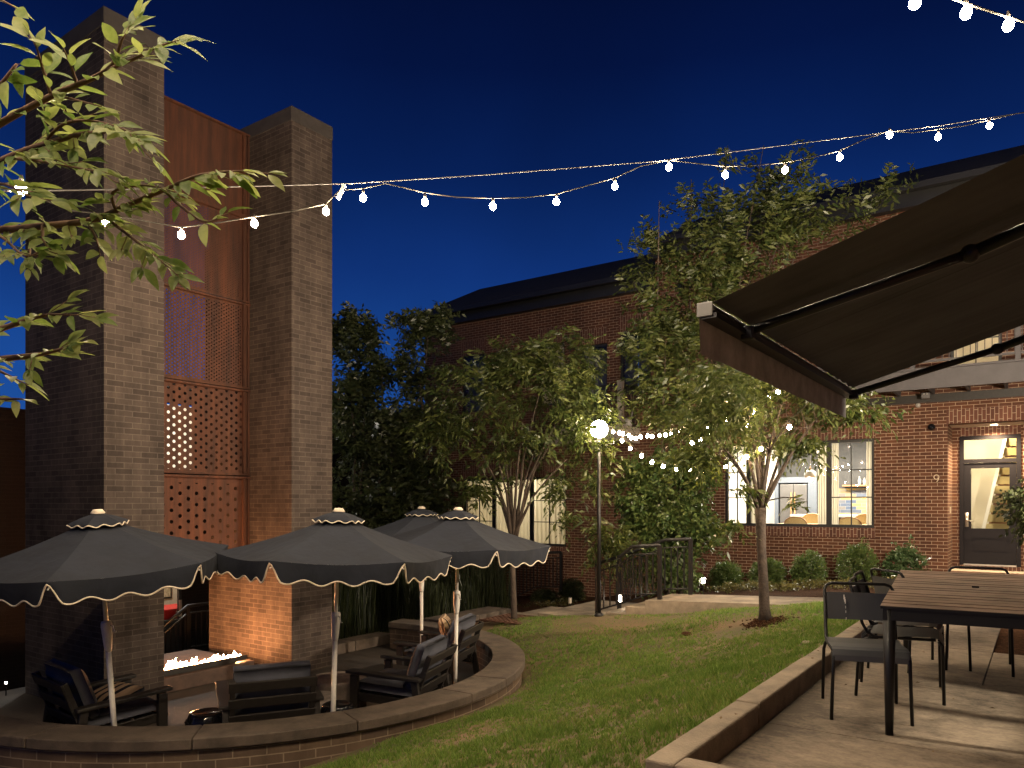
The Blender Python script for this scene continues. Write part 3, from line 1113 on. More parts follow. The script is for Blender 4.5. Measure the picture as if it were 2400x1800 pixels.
def make_lounge(label):
    c = thing("lounge_chair", label, "armchair", (0, 0, 0), "cushioned lounge chairs in the terrace")
    W = 0.42
    for s in (-1, 1):
        MB().box(s * W - 0.03, s * W + 0.03, 0.33, 0.42, 0, 0.56).build("leg", M["wood"], c, bevel=0.005)
        MB().bar((s * W, -0.42, 0), (s * W, -0.34, 0.56), 0.055, 0.075, up=(0, 1, 0)).build("leg", M["wood"], c, bevel=0.005)
        MB().bar((s * W, -0.42, 0.545), (s * W, 0.46, 0.60), 0.12, 0.035).build("arm", M["wood"], c, bevel=0.008)
        MB().bar((s * (W - 0.045), -0.36, 0.26), (s * (W - 0.045), 0.40, 0.32), 0.03, 0.09).build("side_rail", M["wood"], c, bevel=0.005)
    MB().bar((-W, 0.375, 0.30), (W, 0.375, 0.30), 0.03, 0.11).build("front_rail", M["wood"], c, bevel=0.005)
    sl = MB()
    for k in range(5):
        y = -0.3 + 0.16 * k
        sl.box(-W + 0.03, W - 0.03, y, y + 0.11, 0.29 + 0.03 * k / 4, 0.31 + 0.03 * k / 4)
    sl.build("seat_slats", M["wood"], c)
    bk = MB()
    for s in (-1, 1):
        bk.bar((s * (W - 0.055), -0.30, 0.25), (s * (W - 0.055), -0.50, 0.80), 0.05, 0.06, up=(0, 1, 0))
    for k in range(3):
        t = 0.30 + 0.30 * k
        y, z = -0.325 - 0.20 * t, 0.25 + 0.55 * t
        bk.bar((-W + 0.02, y, z), (W - 0.02, y, z), 0.024, 0.10, up=(0, -0.36, 1))
    bk.build("backrest", M["wood"], c, bevel=0.005)
    xf(cushion_mb(0.70, 0.68, 0.13), Matrix.Translation((0, 0.04, 0.405)) @ Matrix.Rotation(math.radians(4), 4, "X")).build("seat_cushion", M["cushion"], c, smooth=True)
    xf(cushion_mb(0.70, 0.50, 0.15, 0.035), Matrix.Translation((0, -0.305, 0.665)) @ Matrix.Rotation(math.radians(70 + 40), 4, "X")).build("back_cushion", M["cushion"], c, smooth=True)
    return c

def face_to(c, p, d):
    c.location = (p[0], p[1], ZF)
    c.rotation_euler = (0, 0, math.atan2(d[1], d[0]) - math.pi / 2)

L1 = make_lounge("cushioned lounge chair seen from behind, facing the flames, backed against the coping")
LG = L1["group"]
L2 = dup(L1, (0, 0, 0), 0, "cushioned lounge chair inside the curved wall, its slatted back to the lawn", LG)
L3 = dup(L1, (0, 0, 0), 0, "cushioned lounge chair behind the umbrella pole, holding the upright striped pillow", LG)
L4 = dup(L1, (0, 0, 0), 0, "dark lounge chair before the left brick pier holding a flat striped pillow", LG)
face_to(L1, (-6.34, 4.77), (-0.86, 0.52))
face_to(L2, (-5.98, 6.32), (-0.90, -0.30))
face_to(L3, (-6.75, 7.85), (-0.95, -0.33))
face_to(L4, (-7.62, 3.80), (0.10, 1.0))

def pillow(name, label, M4):
    o = xf(cushion_mb(0.44, 0.44, 0.06, 0.055, 10), Matrix.Identity(4)).build(name, M["stripe"], None, smooth=True)
    o.matrix_world = M4
    return tag(o, label, "pillow", "striped pillows")

def on_chair(c, off, rx, rz=0.0):
    return wmat(c) @ Matrix.Translation(off) @ Matrix.Rotation(rz, 4, "Z") @ Matrix.Rotation(math.radians(rx), 4, "X")
p1 = pillow("pillow", "upright tan and black striped pillow leaning in the chair behind the umbrella pole", on_chair(L3, (0.02, -0.12, 0.70), 72, 0.25))
p2 = pillow("pillow", "striped pillow lying flat on the dark chair by the left pier", on_chair(L4, (0.0, 0.05, 0.52), 14, 0.3))

def drum(label, p, r, h):
    o = MB().lathe([(r * 0.96, 0), (r, 0.02), (r * 1.0, h - 0.05), (r * 0.99, h - 0.012), (r * 0.95, h), (0.001, h)], (p[0], p[1], ZF), 36).build("drum_table", M["stone"], None, smooth=True)
    o.data.polygons.foreach_set("use_smooth", [len(q.vertices) == 4 and abs(q.normal.z) < 0.7 for q in o.data.polygons])
    return tag(o, label, "table", "round stone drum tables")
q = on_z(790, 1588, -0.65)
drum("larger round stone drum table, farther from the camera beside the right pier", q, 0.335, 0.45)
q = on_z(722, 1632, -0.72)
drum("lower round stone drum table, half hidden behind the front lounge chair", q, 0.30, 0.38)

def stool(label, p, r=0.17, h=0.43):
    o = MB().lathe([(r * 0.78, 0), (r * 0.85, 0.02), (r * 1.08, h * 0.3), (r * 1.12, h * 0.5), (r * 1.05, h * 0.75), (r * 0.86, h * 0.96), (r * 0.80, h), (r * 0.70, h + 0.004), (r * 0.62, h - 0.012), (0.001, h - 0.012)], (p[0], p[1], ZF), 28).build("garden_stool", M["glaze"], None, smooth=True)
    studs = MB()
    for zz in (0.09, h - 0.08):
        for k in range(18):
            a = 2 * math.pi * k / 18
            rr_ = r * (0.98 if zz < 0.2 else 1.0)
            studs.ball((p[0] + rr_ * math.cos(a), p[1] + rr_ * math.sin(a), ZF + zz), 0.011, 6, 4)
    studs.build("studs", M["glaze"], o, smooth=True)
    return tag(o, label, "stool", "black ceramic stools")
q = on_z(487, 1668, -0.67)
stool("glossy black ceramic stool to the left of the front lounge chair", q, 0.20)
q = on_z(795, 1652, -0.67)
stool("glossy black ceramic stool at the foot of the middle umbrella pole", (q.x - 0.05, q.y + 0.02), 0.18)
q = on_z(962, 1516, -0.66)
stool("glossy black ceramic stool beside the chair with the upright pillow", q, 0.17)

sq = on_z(905, 1566, -0.72)
st_ = thing("side_table", "small square dark wood side table among the lounge chairs", "table", (sq.x, sq.y, ZF))
MB().box(sq.x - 0.24, sq.x + 0.24, sq.y - 0.24, sq.y + 0.24, ZF + 0.34, ZF + 0.38).build("top", M["wood"], st_, bevel=0.005)
for sx in (-1, 1):
    for sy in (-1, 1):
        MB().box(sq.x + sx * 0.2 - 0.025, sq.x + sx * 0.2 + 0.025, sq.y + sy * 0.2 - 0.025, sq.y + sy * 0.2 + 0.025, ZF, ZF + 0.34).build("leg", M["wood"], st_)

# ================================================================ DINING SET
TZ = 0.757
def dining_table():
    t = thing("dining_table", "long outdoor dining table with weathered slats and dark legs", "table", (-0.2, 6.2, 0))
    yaw = math.radians(5.5)
    c = on_z(2063, 1419, TZ)
    Mx = Matrix.Translation((c.x, c.y, 0)) @ Matrix.Rotation(yaw, 4, "Z")
    L, W = 2.66, 1.15
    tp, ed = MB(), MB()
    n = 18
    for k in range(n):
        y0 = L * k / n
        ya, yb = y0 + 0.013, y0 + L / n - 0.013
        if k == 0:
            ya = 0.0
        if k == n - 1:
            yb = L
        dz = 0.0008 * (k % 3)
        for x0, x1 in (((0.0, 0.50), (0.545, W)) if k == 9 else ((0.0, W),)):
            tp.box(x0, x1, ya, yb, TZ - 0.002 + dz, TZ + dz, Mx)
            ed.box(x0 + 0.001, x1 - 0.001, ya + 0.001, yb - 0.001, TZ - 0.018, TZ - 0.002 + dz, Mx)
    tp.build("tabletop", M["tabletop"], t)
    ed.build("slat_gap_shade", M["chairtube"], t)  # slat sides coloured dark so the gaps read as shaded
    ap = MB()
    ap.box(0.012, W - 0.012, 0.012, 0.042, TZ - 0.085, TZ - 0.0185, Mx)
    ap.box(0.012, W - 0.012, L - 0.042, L - 0.012, TZ - 0.085, TZ - 0.0185, Mx)
    ap.box(0.012, 0.042, 0.044, L - 0.044, TZ - 0.085, TZ - 0.0185, Mx)
    ap.box(W - 0.042, W - 0.012, 0.044, L - 0.044, TZ - 0.085, TZ - 0.0185, Mx)
    ap.build("apron", M["chairtube"], t)
    for x, y in ((0.045, 0.045), (W - 0.045, 0.045), (0.045, L - 0.045), (W - 0.045, L - 0.045)):
        lg = MB()
        a, b = Mx @ Vector((x, y, 0)), Mx @ Vector((x, y, TZ - 0.02))
        lg.tube([a, a + Vector((0, 0, 0.3)), b], [0.022, 0.028, 0.036], 12)
        lg.build("leg", M["chairtube"], t, smooth=True)
dining_table()

def make_chair(label):
    c = thing("metal_chair", label, "chair", (0, 0, 0), "graphite metal chairs round the dining table")
    # faces +Y; seat front at +Y
    W, D, SZ = 0.215, 0.22, 0.45
    for s in (-1, 1):
        MB().tube([(s * W, D - 0.005, SZ - 0.03), (s * W, D + 0.02, SZ - 0.06), (s * (W + 0.012), D + 0.028, 0)], 0.011, 8).build("leg", M["chairtube"], c, smooth=True)
        MB().tube([(s * W, -D + 0.07, SZ - 0.035), (s * W, -D - 0.01, SZ - 0.045), (s * (W + 0.01), -D - 0.05, SZ - 0.10), (s * (W + 0.015), -D - 0.07, 0)], 0.011, 8).build("leg", M["chairtube"], c, smooth=True)
    fr = MB()
    rail = []
    for s, seq in ((-1, (0, 1)), (1, (1, 0))):
        pts = [(s * W, D - 0.02, SZ - 0.02), (s * W, -D + 0.05, SZ - 0.03), (s * W, -D - 0.0, SZ + 0.0), (s * W, -D - 0.03, SZ + 0.06), (s * W, -D - 0.105, 0.76), (s * (W - 0.015), -D - 0.112, 0.785), (s * (W - 0.05), -D - 0.114, 0.797)]
        rail.append(pts)
    fr.tube(rail[0] + rail[1][::-1], 0.011, 8)
    fr.build("back_frame", M["chairtube"], c, smooth=True)
    st = MB()
    prof = [(-D + 0.015, SZ - 0.012), (-D + 0.05, SZ - 0.002), (0, SZ - 0.008), (D - 0.05, SZ - 0.002), (D + 0.0, SZ - 0.012), (D + 0.024, SZ - 0.045), (D + 0.028, SZ - 0.075)]
    for (y0, z0), (y1, z1) in zip(prof[:-1], prof[1:]):
        b = len(st.v)
        st.v += [(-W - 0.004, y0, z0), (W + 0.004, y0, z0), (W + 0.004, y1, z1), (-W - 0.004, y1, z1)]
        st.f.append((b, b + 1, b + 2, b + 3))
        st.v += [(-W - 0.004, y0, z0 - 0.004), (W + 0.004, y0, z0 - 0.004), (W + 0.004, y1, z1 - 0.004), (-W - 0.004, y1, z1 - 0.004)]
        st.f.append((b + 7, b + 6, b + 5, b + 4))
    st.build("seat", M["chair"], c)
    bp = MB()
    N = 8
    b = len(bp.v)
    for i in range(N + 1):
        x = -W + 2 * W * i / N
        cv = -0.012 * (1 - (2 * i / N - 1) ** 2)
        for yy_, zz in ((-D - 0.058, 0.555), (-D - 0.100, 0.735)):
            bp.v += [(x, yy_ + cv, zz), (x, yy_ + cv - 0.004, zz)]
    for i in range(N):
        q = b + 4 * i
        bp.f += [(q, q + 4, q + 6, q + 2), (q + 1, q + 3, q + 7, q + 5), (q, q + 1, q + 5, q + 4), (q + 2, q + 6, q + 7, q + 3)]
    bp.build("backrest", M["chair"], c)
    return c

C1 = make_chair("nearest graphite metal chair, turned toward the camera with a streak on its backrest")
C1.location = (-0.93, 5.30, 0)
C1.rotation_euler = (0, 0, math.atan2(-0.94, 0.30) - math.pi / 2)
CG = C1["group"]
# the pale streak of a dropping on the nearest backrest
sk = MB()
for i, (x, z, w) in enumerate(((-0.095, 0.715, 0.006), (-0.093, 0.70, 0.010), (-0.090, 0.685, 0.009), (-0.088, 0.672, 0.005), (-0.087, 0.64, 0.003), (-0.086, 0.61, 0.003), (-0.085, 0.565, 0.003))):
    sk.box(-x - w / 2, -x + w / 2, -0.283 + (0.735 - z) * 0.23 - 0.012, -0.283 + (0.735 - z) * 0.23 - 0.008 + 0.004, z - 0.008, z + 0.008)
xf(sk, wmat(C1)).build("streak", M["porcelain"], C1)
dup(C1, (-0.80, 5.98, 0), math.radians(-84), "second graphite metal chair along the lawn side of the table, tucked under it", CG)
dup(C1, (-0.86, 6.52, 0), math.radians(-87), "third graphite metal chair along the lawn side of the table", CG)
dup(C1, (-0.80, 7.08, 0), math.radians(-48), "farthest graphite metal chair on the lawn side, its backrest turned to the camera", CG)
dup(C1, (-0.42, 7.27, 0), math.radians(184), "graphite metal chair at the far end of the table before the door", CG)
dup(C1, (0.52, 6.9, 0), math.radians(95), "graphite metal chair across the table, only its legs seen beneath the tabletop", CG)
for ch in [x for x in COL.objects if x.parent and x.parent != C1 and x.name.startswith("streak")]:
    bpy.data.objects.remove(ch)

# ================================================================ BRICK HOUSE (both units)
YW = 16.90
house = thing("brick_house", "long two storey red brick house with dark shingle roof along the garden", "house", (-5, YW, 0))

def wall_holes(name, x0, x1, z0, z1, holes, m, y=YW, thick=0.3, parent=None):
    xs = sorted({x0, x1, *[h[0] for h in holes], *[h[1] for h in holes]})
    zs = sorted({z0, z1, *[h[2] for h in holes], *[h[3] for h in holes]})
    mb = MB()
    for a, b in zip(xs[:-1], xs[1:]):
        for c, d in zip(zs[:-1], zs[1:]):
            if any(h[0] <= a + 1e-6 and b <= h[1] + 1e-6 and h[2] <= c + 1e-6 and d <= h[3] + 1e-6 for h in holes):
                continue
            mb.face([(a, y, c), (b, y, c), (b, y, d), (a, y, d)])
    for h in holes:
        a, b, c, d = h
        mb.face([(a, y, c), (a, y, d), (a, y + thick, d), (a, y + thick, c)])
        mb.face([(b, y, d), (b, y, c), (b, y + thick, c), (b, y + thick, d)])
        mb.face([(a, y, d), (b, y, d), (b, y + thick, d), (a, y + thick, d)])
        mb.face([(b, y, c), (a, y, c), (a, y + thick, c), (b, y + thick, c)])
    mb.face([(x0, y, z0), (x0, y + 7, z0), (x0, y + 7, z1), (x0, y, z1)])
    mb.face([(x1, y + 7, z0), (x1, y, z0), (x1, y, z1), (x1, y + 7, z1)])
    return mb.build(name, m, parent)

XB = -7.64
WL = (-13.6, -10.15, 0.22, 2.06)
UA = (-13.65, -12.8, 3.95, 5.58)
UB = (-11.05, -10.2, 3.95, 5.58)
BD = (-9.75, -8.95, 3.22, 5.4)
WR = (-5.93, -2.80, 0.845, 2.69)
UC = (-8.60, -7.75, 4.05, 5.6)
DR = (-1.49, 0.05, 0.02, 2.90)
UD = (-1.45, -0.60, 3.95, 6.1)
wl_ = wall_holes("wall", -15.05, XB, -2.0, 6.66, [WL, UA, UB, BD, UC], M["brick"], parent=house)
wr_ = wall_holes("wall", XB, 7.0, -2.0, 7.36, [WR, DR, UD], M["brick"], parent=house)

def gable(name, x0, x1, ez, rz, ry, parent):
    mb = MB()
    e0, e1 = YW - 0.38, 2 * ry - (YW - 0.38)
    mb.v += [(x0, e0, ez), (x1, e0, ez), (x1, ry, rz), (x0, ry, rz), (x0, e1, ez), (x1, e1, ez),
             (x0, e0, ez - 0.05), (x1, e0, ez - 0.05), (x1, e1, ez - 0.05), (x0, e1, ez - 0.05)]
    mb.f += [(0, 1, 2, 3), (3, 2, 5, 4), (0, 6, 7, 1), (4, 5, 8, 9), (6, 9, 8, 7), (0, 3, 4, 9, 6), (1, 7, 8, 5, 2)]
    r = mb.build(name, M["roof"], parent)
    g = MB()
    g.box(x0, x1, YW - 0.50, YW - 0.384, ez - 0.11, ez + 0.01)
    g.build("gutter", M["frame"], r)
    MB().box(x0, x1, YW - 0.20, YW - 0.003, ez - 0.34, ez - 0.06).build("fascia_board", M["frame"], r)
    return r
gable("roof", -15.35, XB - 0.05, 6.86, 8.52, 19.97, house)
gable("roof", XB - 0.04, 7.3, 7.56, 9.22, 19.97, house)

def soldier(x0, x1, z0, z1, parent, y=YW, m="soldier", out=0.006):
    return MB().box(x0, x1, y - out, y + 0.02, z0, z1).build("lintel", M[m], parent)

def window(h, verticals, lights, parent, y=YW + 0.09, sill=True, lintel="soldier"):
    """verticals: list of (x, width) of thick posts; lights: list of (x0, x1, cols, rows)."""
    x0, x1, z0, z1 = h
    mb = MB()
    t = 0.06
    mb.box(x0, x1, y - 0.03, y + 0.04, z0, z0 + t)
    mb.box(x0, x1, y - 0.03, y + 0.04, z1 - t, z1)
    mb.box(x0, x0 + t, y - 0.031, y + 0.041, z0 + t, z1 - t)
    mb.box(x1 - t, x1, y - 0.031, y + 0.041, z0 + t, z1 - t)
    for x, w in verticals:
        mb.box(x - w / 2, x + w / 2, y - 0.029, y + 0.039, z0 + t, z1 - t)
    for a, b, cs, rs in lights:
        for c in range(1, cs):
            x = a + (b - a) * c / cs
            mb.box(x - 0.011, x + 0.011, y - 0.015, y + 0.015, z0 + t, z1 - t)
        for r in range(1, rs):
            z = z0 + t + (z1 - z0 - 2 * t) * r / rs
            mb.box(a, b, y - 0.014, y + 0.014, z - 0.011, z + 0.011)
    w = mb.build("window", M["frame"], parent)
    MB().face([(x0 + 0.02, y, z0 + 0.02), (x1 - 0.02, y, z0 + 0.02), (x1 - 0.02, y, z1 - 0.02), (x0 + 0.02, y, z1 - 0.02)]).build("pane", M["glass"], w)
    if sill:
        MB().box(x0 - 0.02, x1 + 0.02, YW - 0.045, YW + 0.05, z0 - 0.20, z0 - 0.002).build("sill", M["soldier"], w)
    if lintel:
        soldier(x0 - 0.02, x1 + 0.02, z1 + 0.002, z1 + 0.42, w, m=lintel)
    return w

# right ground floor window: two six-light casements and one big pane between
PX = on_y(1941, 1180, YW).x
PX2 = on_y(1752, 1180, YW).x
window(WR, [(PX, 0.10), (PX2, 0.10)], [(PX + 0.05, WR[1] - 0.06, 2, 3), (WR[0] + 0.06, PX2 - 0.05, 2, 3)], house)
window(WL, [(-11.28, 0.11), (-12.55, 0.11)], [(-11.23, WL[1] - 0.06, 2, 3), (WL[0] + 0.06, -12.6, 2, 3)], house)
for hh in (UA, UB, UC):
    window(hh, [], [(hh[0] + 0.06, hh[1] - 0.06, 2, 3)], house)
window(UD, [], [(UD[0] + 0.06, UD[1] - 0.06, 2, 4)], house, sill=False, lintel=None)
window(BD, [], [(BD[0] + 0.06, BD[1] - 0.06, 2, 4)], house, sill=False)

# doorway number 9
YD = 17.85
dw = MB()
dw.face([(DR[0], YW + 0.3, 0.02), (DR[0], YW + 0.3, 2.90), (DR[0], YD, 2.90), (DR[0], YD, 0.02)])
dw.face([(DR[1], YW + 0.3, 0.02), (DR[1], YD, 0.02), (DR[1], YD, 2.90), (DR[1], YW + 0.3, 2.90)])
dx0, dx1 = on_y(2249, 1180, YD).x, on_y(2393, 1180, YD).x
dw.face([(DR[0], YD, 0.02), (dx0, YD, 0.02), (dx0, YD, 2.90), (DR[0], YD, 2.90)])
dw.face([(dx1, YD, 0.02), (DR[1], YD, 0.02), (DR[1], YD, 2.90), (dx1, YD, 2.90)])
dw.build("porch_wall", M["brick"], house)
MB().face([(DR[0], YW + 0.3, 2.90), (DR[1], YW + 0.3, 2.90), (DR[1], YD, 2.90), (DR[0], YD, 2.90)]).build("porch_ceiling", M["interior"], house)
MB().box(dx0, dx1, YD - 0.002, YD + 0.05, 2.72, 2.898).build("lintel", M["soldier"], house)
MB().box(dx0, dx1, YD - 0.06, YD + 0.05, -0.04, 0.095).build("door_step", M["soldier"], house)
soldier(DR[0] - 0.02, DR[1] + 0.2, 2.903, 3.18, house)
struct(MB().box(DR[0] - 0.35, 1.6, YW - 0.55, YD + 0.03, -0.3, 0.018).build("stoop", mat("stoop_concrete", (0.42, 0.36, 0.28), 0.8, noise=(5, 0.2))))
fr = MB()
fr.box(dx0, dx0 + 0.075, YD - 0.02, YD + 0.06, 0.10, 2.715)
fr.box(dx1 - 0.075, dx1, YD - 0.02, YD + 0.06, 0.10, 2.715)
fr.box(dx0 + 0.075, dx1 - 0.075, YD - 0.02, YD + 0.06, 2.64, 2.715)
fr.box(dx0 + 0.075, dx1 - 0.075, YD - 0.02, YD + 0.06, 2.17, 2.245)
door = fr.build("door_frame", M["door"], house)
MB().face([(dx0 + 0.07, YD + 0.03, 2.24), (dx1 - 0.07, YD + 0.03, 2.24), (dx1 - 0.07, YD + 0.03, 2.65), (dx0 + 0.07, YD + 0.03, 2.65)]).build("transom_pane", M["glass"], door)
MB().box(dx0 + 0.075, dx1 - 0.075, YD - 0.03, YD + 0.05, 0.098, 0.125).build("threshold", M["nickel"], door)
gx0, gx1 = on_y(2276, 1180, YD).x, on_y(2366, 1180, YD).x
lf = MB()
lx0, lx1 = dx0 + 0.078, dx1 - 0.078
lf.box(lx0, gx0, YD, YD + 0.045, 0.128, 2.165)
lf.box(gx1, lx1, YD, YD + 0.045, 0.128, 2.165)
lf.box(gx0, gx1, YD, YD + 0.045, 2.06, 2.165)
lf.box(gx0, gx1, YD, YD + 0.045, 0.128, 0.36)
lf.box(gx0, gx1, YD, YD + 0.045, 0.66, 0.845)
lf.box(gx0, gx1, YD + 0.012, YD + 0.034, 0.36, 0.66)
lf.box(gx0 + 0.05, gx1 - 0.05, YD + 0.004, YD + 0.012, 0.41, 0.61)
leaf = lf.build("door", M["door"], house)
MB().face([(gx0, YD + 0.02, 0.845), (gx1, YD + 0.02, 0.845), (gx1, YD + 0.02, 2.06), (gx0, YD + 0.02, 2.06)]).build("pane", M["glass"], leaf)
hd = MB()
hp = on_y(2266, 1220, YD)
hd.box(hp.x - 0.032, hp.x + 0.032, YD - 0.016, YD - 0.001, hp.z - 0.13, hp.z + 0.16)
hd.tube([(hp.x, YD - 0.016, hp.z), (hp.x, YD - 0.06, hp.z), (hp.x + 0.12, YD - 0.065, hp.z - 0.01)], 0.011, 8)
hd.build("handle", M["nickel"], leaf, smooth=True)
# entry hall with the boarded underside of a stair
hall = MB()
hall.box(-2.2, 1.0, YD + 2.0, YD + 2.05, 0.1, 3.6)
hall.box(-2.25, -2.2, YD + 0.2, YD + 2.0, 0.1, 3.6)
hall.box(0.9, 0.95, YD + 0.2, YD + 2.0, 0.1, 3.6)
hall.box(-2.2, 0.9, YD + 0.2, YD + 2.0, 3.55, 3.6)
hall.box(-2.2, 0.9, YD + 0.2, YD + 2.0, 0.05, 0.1)
hall.build("entry_hall", M["interior"], house)
sb = MB()
for k in range(17):
    z = 0.16 + 0.20 * k
    xl = -1.10 + 0.04 * k
    n = len(sb.v)
    sb.v += [(xl, YD + 1.10, z), (0.85, YD + 1.10, z), (0.85, YD + 1.05, z + 0.158), (xl + 0.036, YD + 1.05, z + 0.158), (xl, YD + 1.15, z), (0.85, YD + 1.15, z), (0.85, YD + 1.15, z + 0.158), (xl + 0.036, YD + 1.15, z + 0.158)]
    sb.f += [tuple(n + i for i in q) for q in ((0, 1, 2, 3), (0, 4, 5, 1), (3, 2, 6, 7), (0, 3, 7, 4))]
sbo = sb.build("stair_boards", M["stairboard"], house)
MB().face([(-1.08, YD + 1.16, 0.1), (0.86, YD + 1.16, 0.1), (0.86, YD + 1.16, 3.5), (-0.40, YD + 1.16, 3.5)]).build("stair_shadow_back", M["timber"], sbo)  # darker backing colour stands in for shadow lines between the boards
MB().bar((-1.15, YD + 1.02, 0.10), (-0.45, YD + 1.02, 3.5), 0.06, 0.05, up=(0, 1, 0)).build("stair_string", M["counter"], sbo)
lampobj("hall_light", "POINT", (-0.9, YD + 0.45, 3.2), 330, (1, 0.80, 0.46), 0.08, house)
# recessed downlight in the porch ceiling
dl = thing("porch_downlight", "recessed downlight glowing in the ceiling over the numbered door", "light", (-0.75, YD - 0.32, 2.9))
MB().lathe([(0.05, -0.012), (0.055, -0.002), (0.001, -0.0015)], (-0.75, YD - 0.32, 2.9), 16).build("lens", glow("lit_downlight", (1, 0.82, 0.55), 30), dl)
lampobj("porch_light", "SPOT", (-0.75, YD - 0.32, 2.87), 700, (1, 0.76, 0.46), 0.04, dl, spot=math.radians(150))

# house number 9
n9 = on_y(2195, 1121, YW)
nb = MB()
cx9, cz9, r9 = n9.x, n9.z + 0.024, 0.043
pts = [(cx9 + r9 * math.cos(a), YW - 0.018, cz9 + r9 * math.sin(a)) for a in [2 * math.pi * k / 20 for k in range(21)]]
nb.tube(pts, 0.0075, 6, cap=False)
nb.tube([(cx9 + r9 * 0.96, YW - 0.018, cz9 - 0.012), (cx9 + 0.034, YW - 0.018, cz9 - 0.045), (cx9 + 0.006, YW - 0.018, cz9 - 0.095)], 0.0075, 6)
tag(nb.build("house_number", M["number"], None, smooth=True), "pale metal house number 9 on the brick beside the door", "number")

# small fittings on the wall
q = on_y(2184, 1001, YW)
cd = thing("dome_camera", "black dome camera on the brick above the house number", "camera", (q.x, YW, q.z))
MB().lathe([(0.06, 0.0), (0.06, 0.03), (0.03, 0.034)], (0, 0, 0), 18).build("mount", M["frame"], cd).matrix_basis = Matrix.Translation((q.x, YW - 0.001, q.z)) @ Matrix.Rotation(math.radians(90), 4, "X")
MB().ball((q.x, YW - 0.06, q.z - 0.005), 0.068, 16, 10).build("dome", M["glaze"], cd, smooth=True)
q = on_y(2152, 950, YW)
sn = MB().lathe([(0.045, 0), (0.045, 0.02), (0.03, 0.045), (0.001, 0.05)], (0, 0, 0), 18).build("round_sensor", M["endcap"], None, smooth=True)
sn.location = (q.x, YW - 0.001, q.z)
sn.rotation_euler = (math.radians(90), 0, 0)
tag(sn, "small round white fitting on the brick under the balcony beam", "sensor")
q = on_y(2169, 926, YW - 0.25)
eb = thing("twin_floodlight", "small grey box light with two unlit lenses under the balcony", "light", (q.x, q.y, q.z))
MB().box(q.x - 0.075, q.x + 0.075, q.y, q.y + 0.1, q.z - 0.065, q.z + 0.05).build("housing", M["fascia"], eb, bevel=0.01)
for s in (-1, 1):
    MB().ball((q.x + 0.024 * s, q.y - 0.004, q.z + 0.022), 0.017, 10, 6).build("lens", M["endcap"], eb, smooth=True)
MB().bar((q.x, q.y + 0.05, q.z + 0.04), (q.x, q.y + 0.05, 3.42), 0.03, 0.03).build("bracket", M["fascia"], eb)
q = on_y(2235, 1179, YD - 0.08)
db = MB().box(DR[0] + 0.002, DR[0] + 0.022, YD - 0.55, YD - 0.50, 1.16, 1.28).build("door_bell", M["number"])
tag(db, "small brass doorbell on the lit brick reveal", "doorbell")

# balcony above the door
bal = thing("balcony", "dark grey balcony with beam and railing over the numbered door", "balcony", (0, 15.4, 3.4))
YB = 15.4
MB().box(-3.6, 6.5, YB, YB + 0.06, 3.42, 3.76).build("beam", M["beam"], bal)
MB().box(-3.62, 6.5, YB - 0.03, YW - 0.004, 3.762, 3.80).build("deck", M["beam"], bal)
jo = MB()
for k in range(17):
    x = -3.55 + 0.6 * k
    jo.box(x, x + 0.045, YB + 0.062, YW - 0.004, 3.50, 3.758)
jo.build("joists", M["beam"], bal)
MB().box(-3.6, 6.5, YW - 0.05, YW - 0.005, 3.34, 3.499).build("ledger", M["wood"], bal)
rl = MB()
rl.bar((-3.55, YB + 0.05, 4.78), (6.4, YB + 0.05, 4.78), 0.05, 0.04)
rl.bar((-3.55, YB + 0.05, 3.92), (6.4, YB + 0.05, 3.92), 0.04, 0.04)
for k in range(92):
    x = -3.5 + 0.108 * k
    rl.bar((x, YB + 0.05, 3.93), (x, YB + 0.05, 4.77), 0.014, 0.014)
rl.build("railing", M["beam"], bal)
for k in range(7):
    MB().box(-3.56 + 1.6 * k, -3.48 + 1.6 * k, YB + 0.01, YB + 0.09, 3.80, 4.82).build("post", M["beam"], bal)
# small balcony on the left unit with a watering can
b2 = thing("balcony", "small pale balcony box with black railing behind the globe lamp", "balcony", (-9, 15.9, 3.0))
MB().box(-9.95, -8.05, 15.9, YW - 0.004, 2.82, 3.14).build("slab", M["trim"], b2)
MB().box(-9.98, -8.02, 15.87, YW - 0.004, 3.142, 3.185).build("ledge", M["trim"], b2)
r2 = MB()
for z in (3.26, 4.15):
    r2.bar((-9.9, 15.95, z), (-8.1, 15.95, z), 0.04, 0.04)
    r2.bar((-8.1, 15.97, z), (-8.1, 16.88, z), 0.04, 0.04)
for k in range(17):
    r2.bar((-9.85 + 0.108 * k, 15.95, 3.24), (-9.85 + 0.108 * k, 15.95, 4.15), 0.016, 0.016)
for k in range(8):
    r2.bar((-8.1, 16.05 + 0.108 * k, 3.24), (-8.1, 16.05 + 0.108 * k, 4.15), 0.016, 0.016)
r2.build("railing", M["black"], b2)
MB().box(-8.16, -8.04, 15.92, 16.04, 3.187, 4.25).build("post", M["trim"], b2)
q = on_y(1456, 990, 16.25)
wc = thing("watering_can", "grey watering can with long spout on the small balcony ledge", "watering can", (-8.3, 15.92, 3.19))
wx, wy = -8.07, 16.3
MB().lathe([(0.085, 0), (0.1, 0.05), (0.09, 0.14), (0.06, 0.2), (0.03, 0.21)], (wx + 0.0, wy, 3.187), 16).build("can_body", M["endcap"], wc, smooth=True)
MB().tube([(wx, wy + 0.06, 3.27), (wx, wy + 0.16, 3.38), (wx, wy + 0.27, 3.62)], [0.022, 0.016, 0.012], 8).build("spout", M["endcap"], wc, smooth=True)

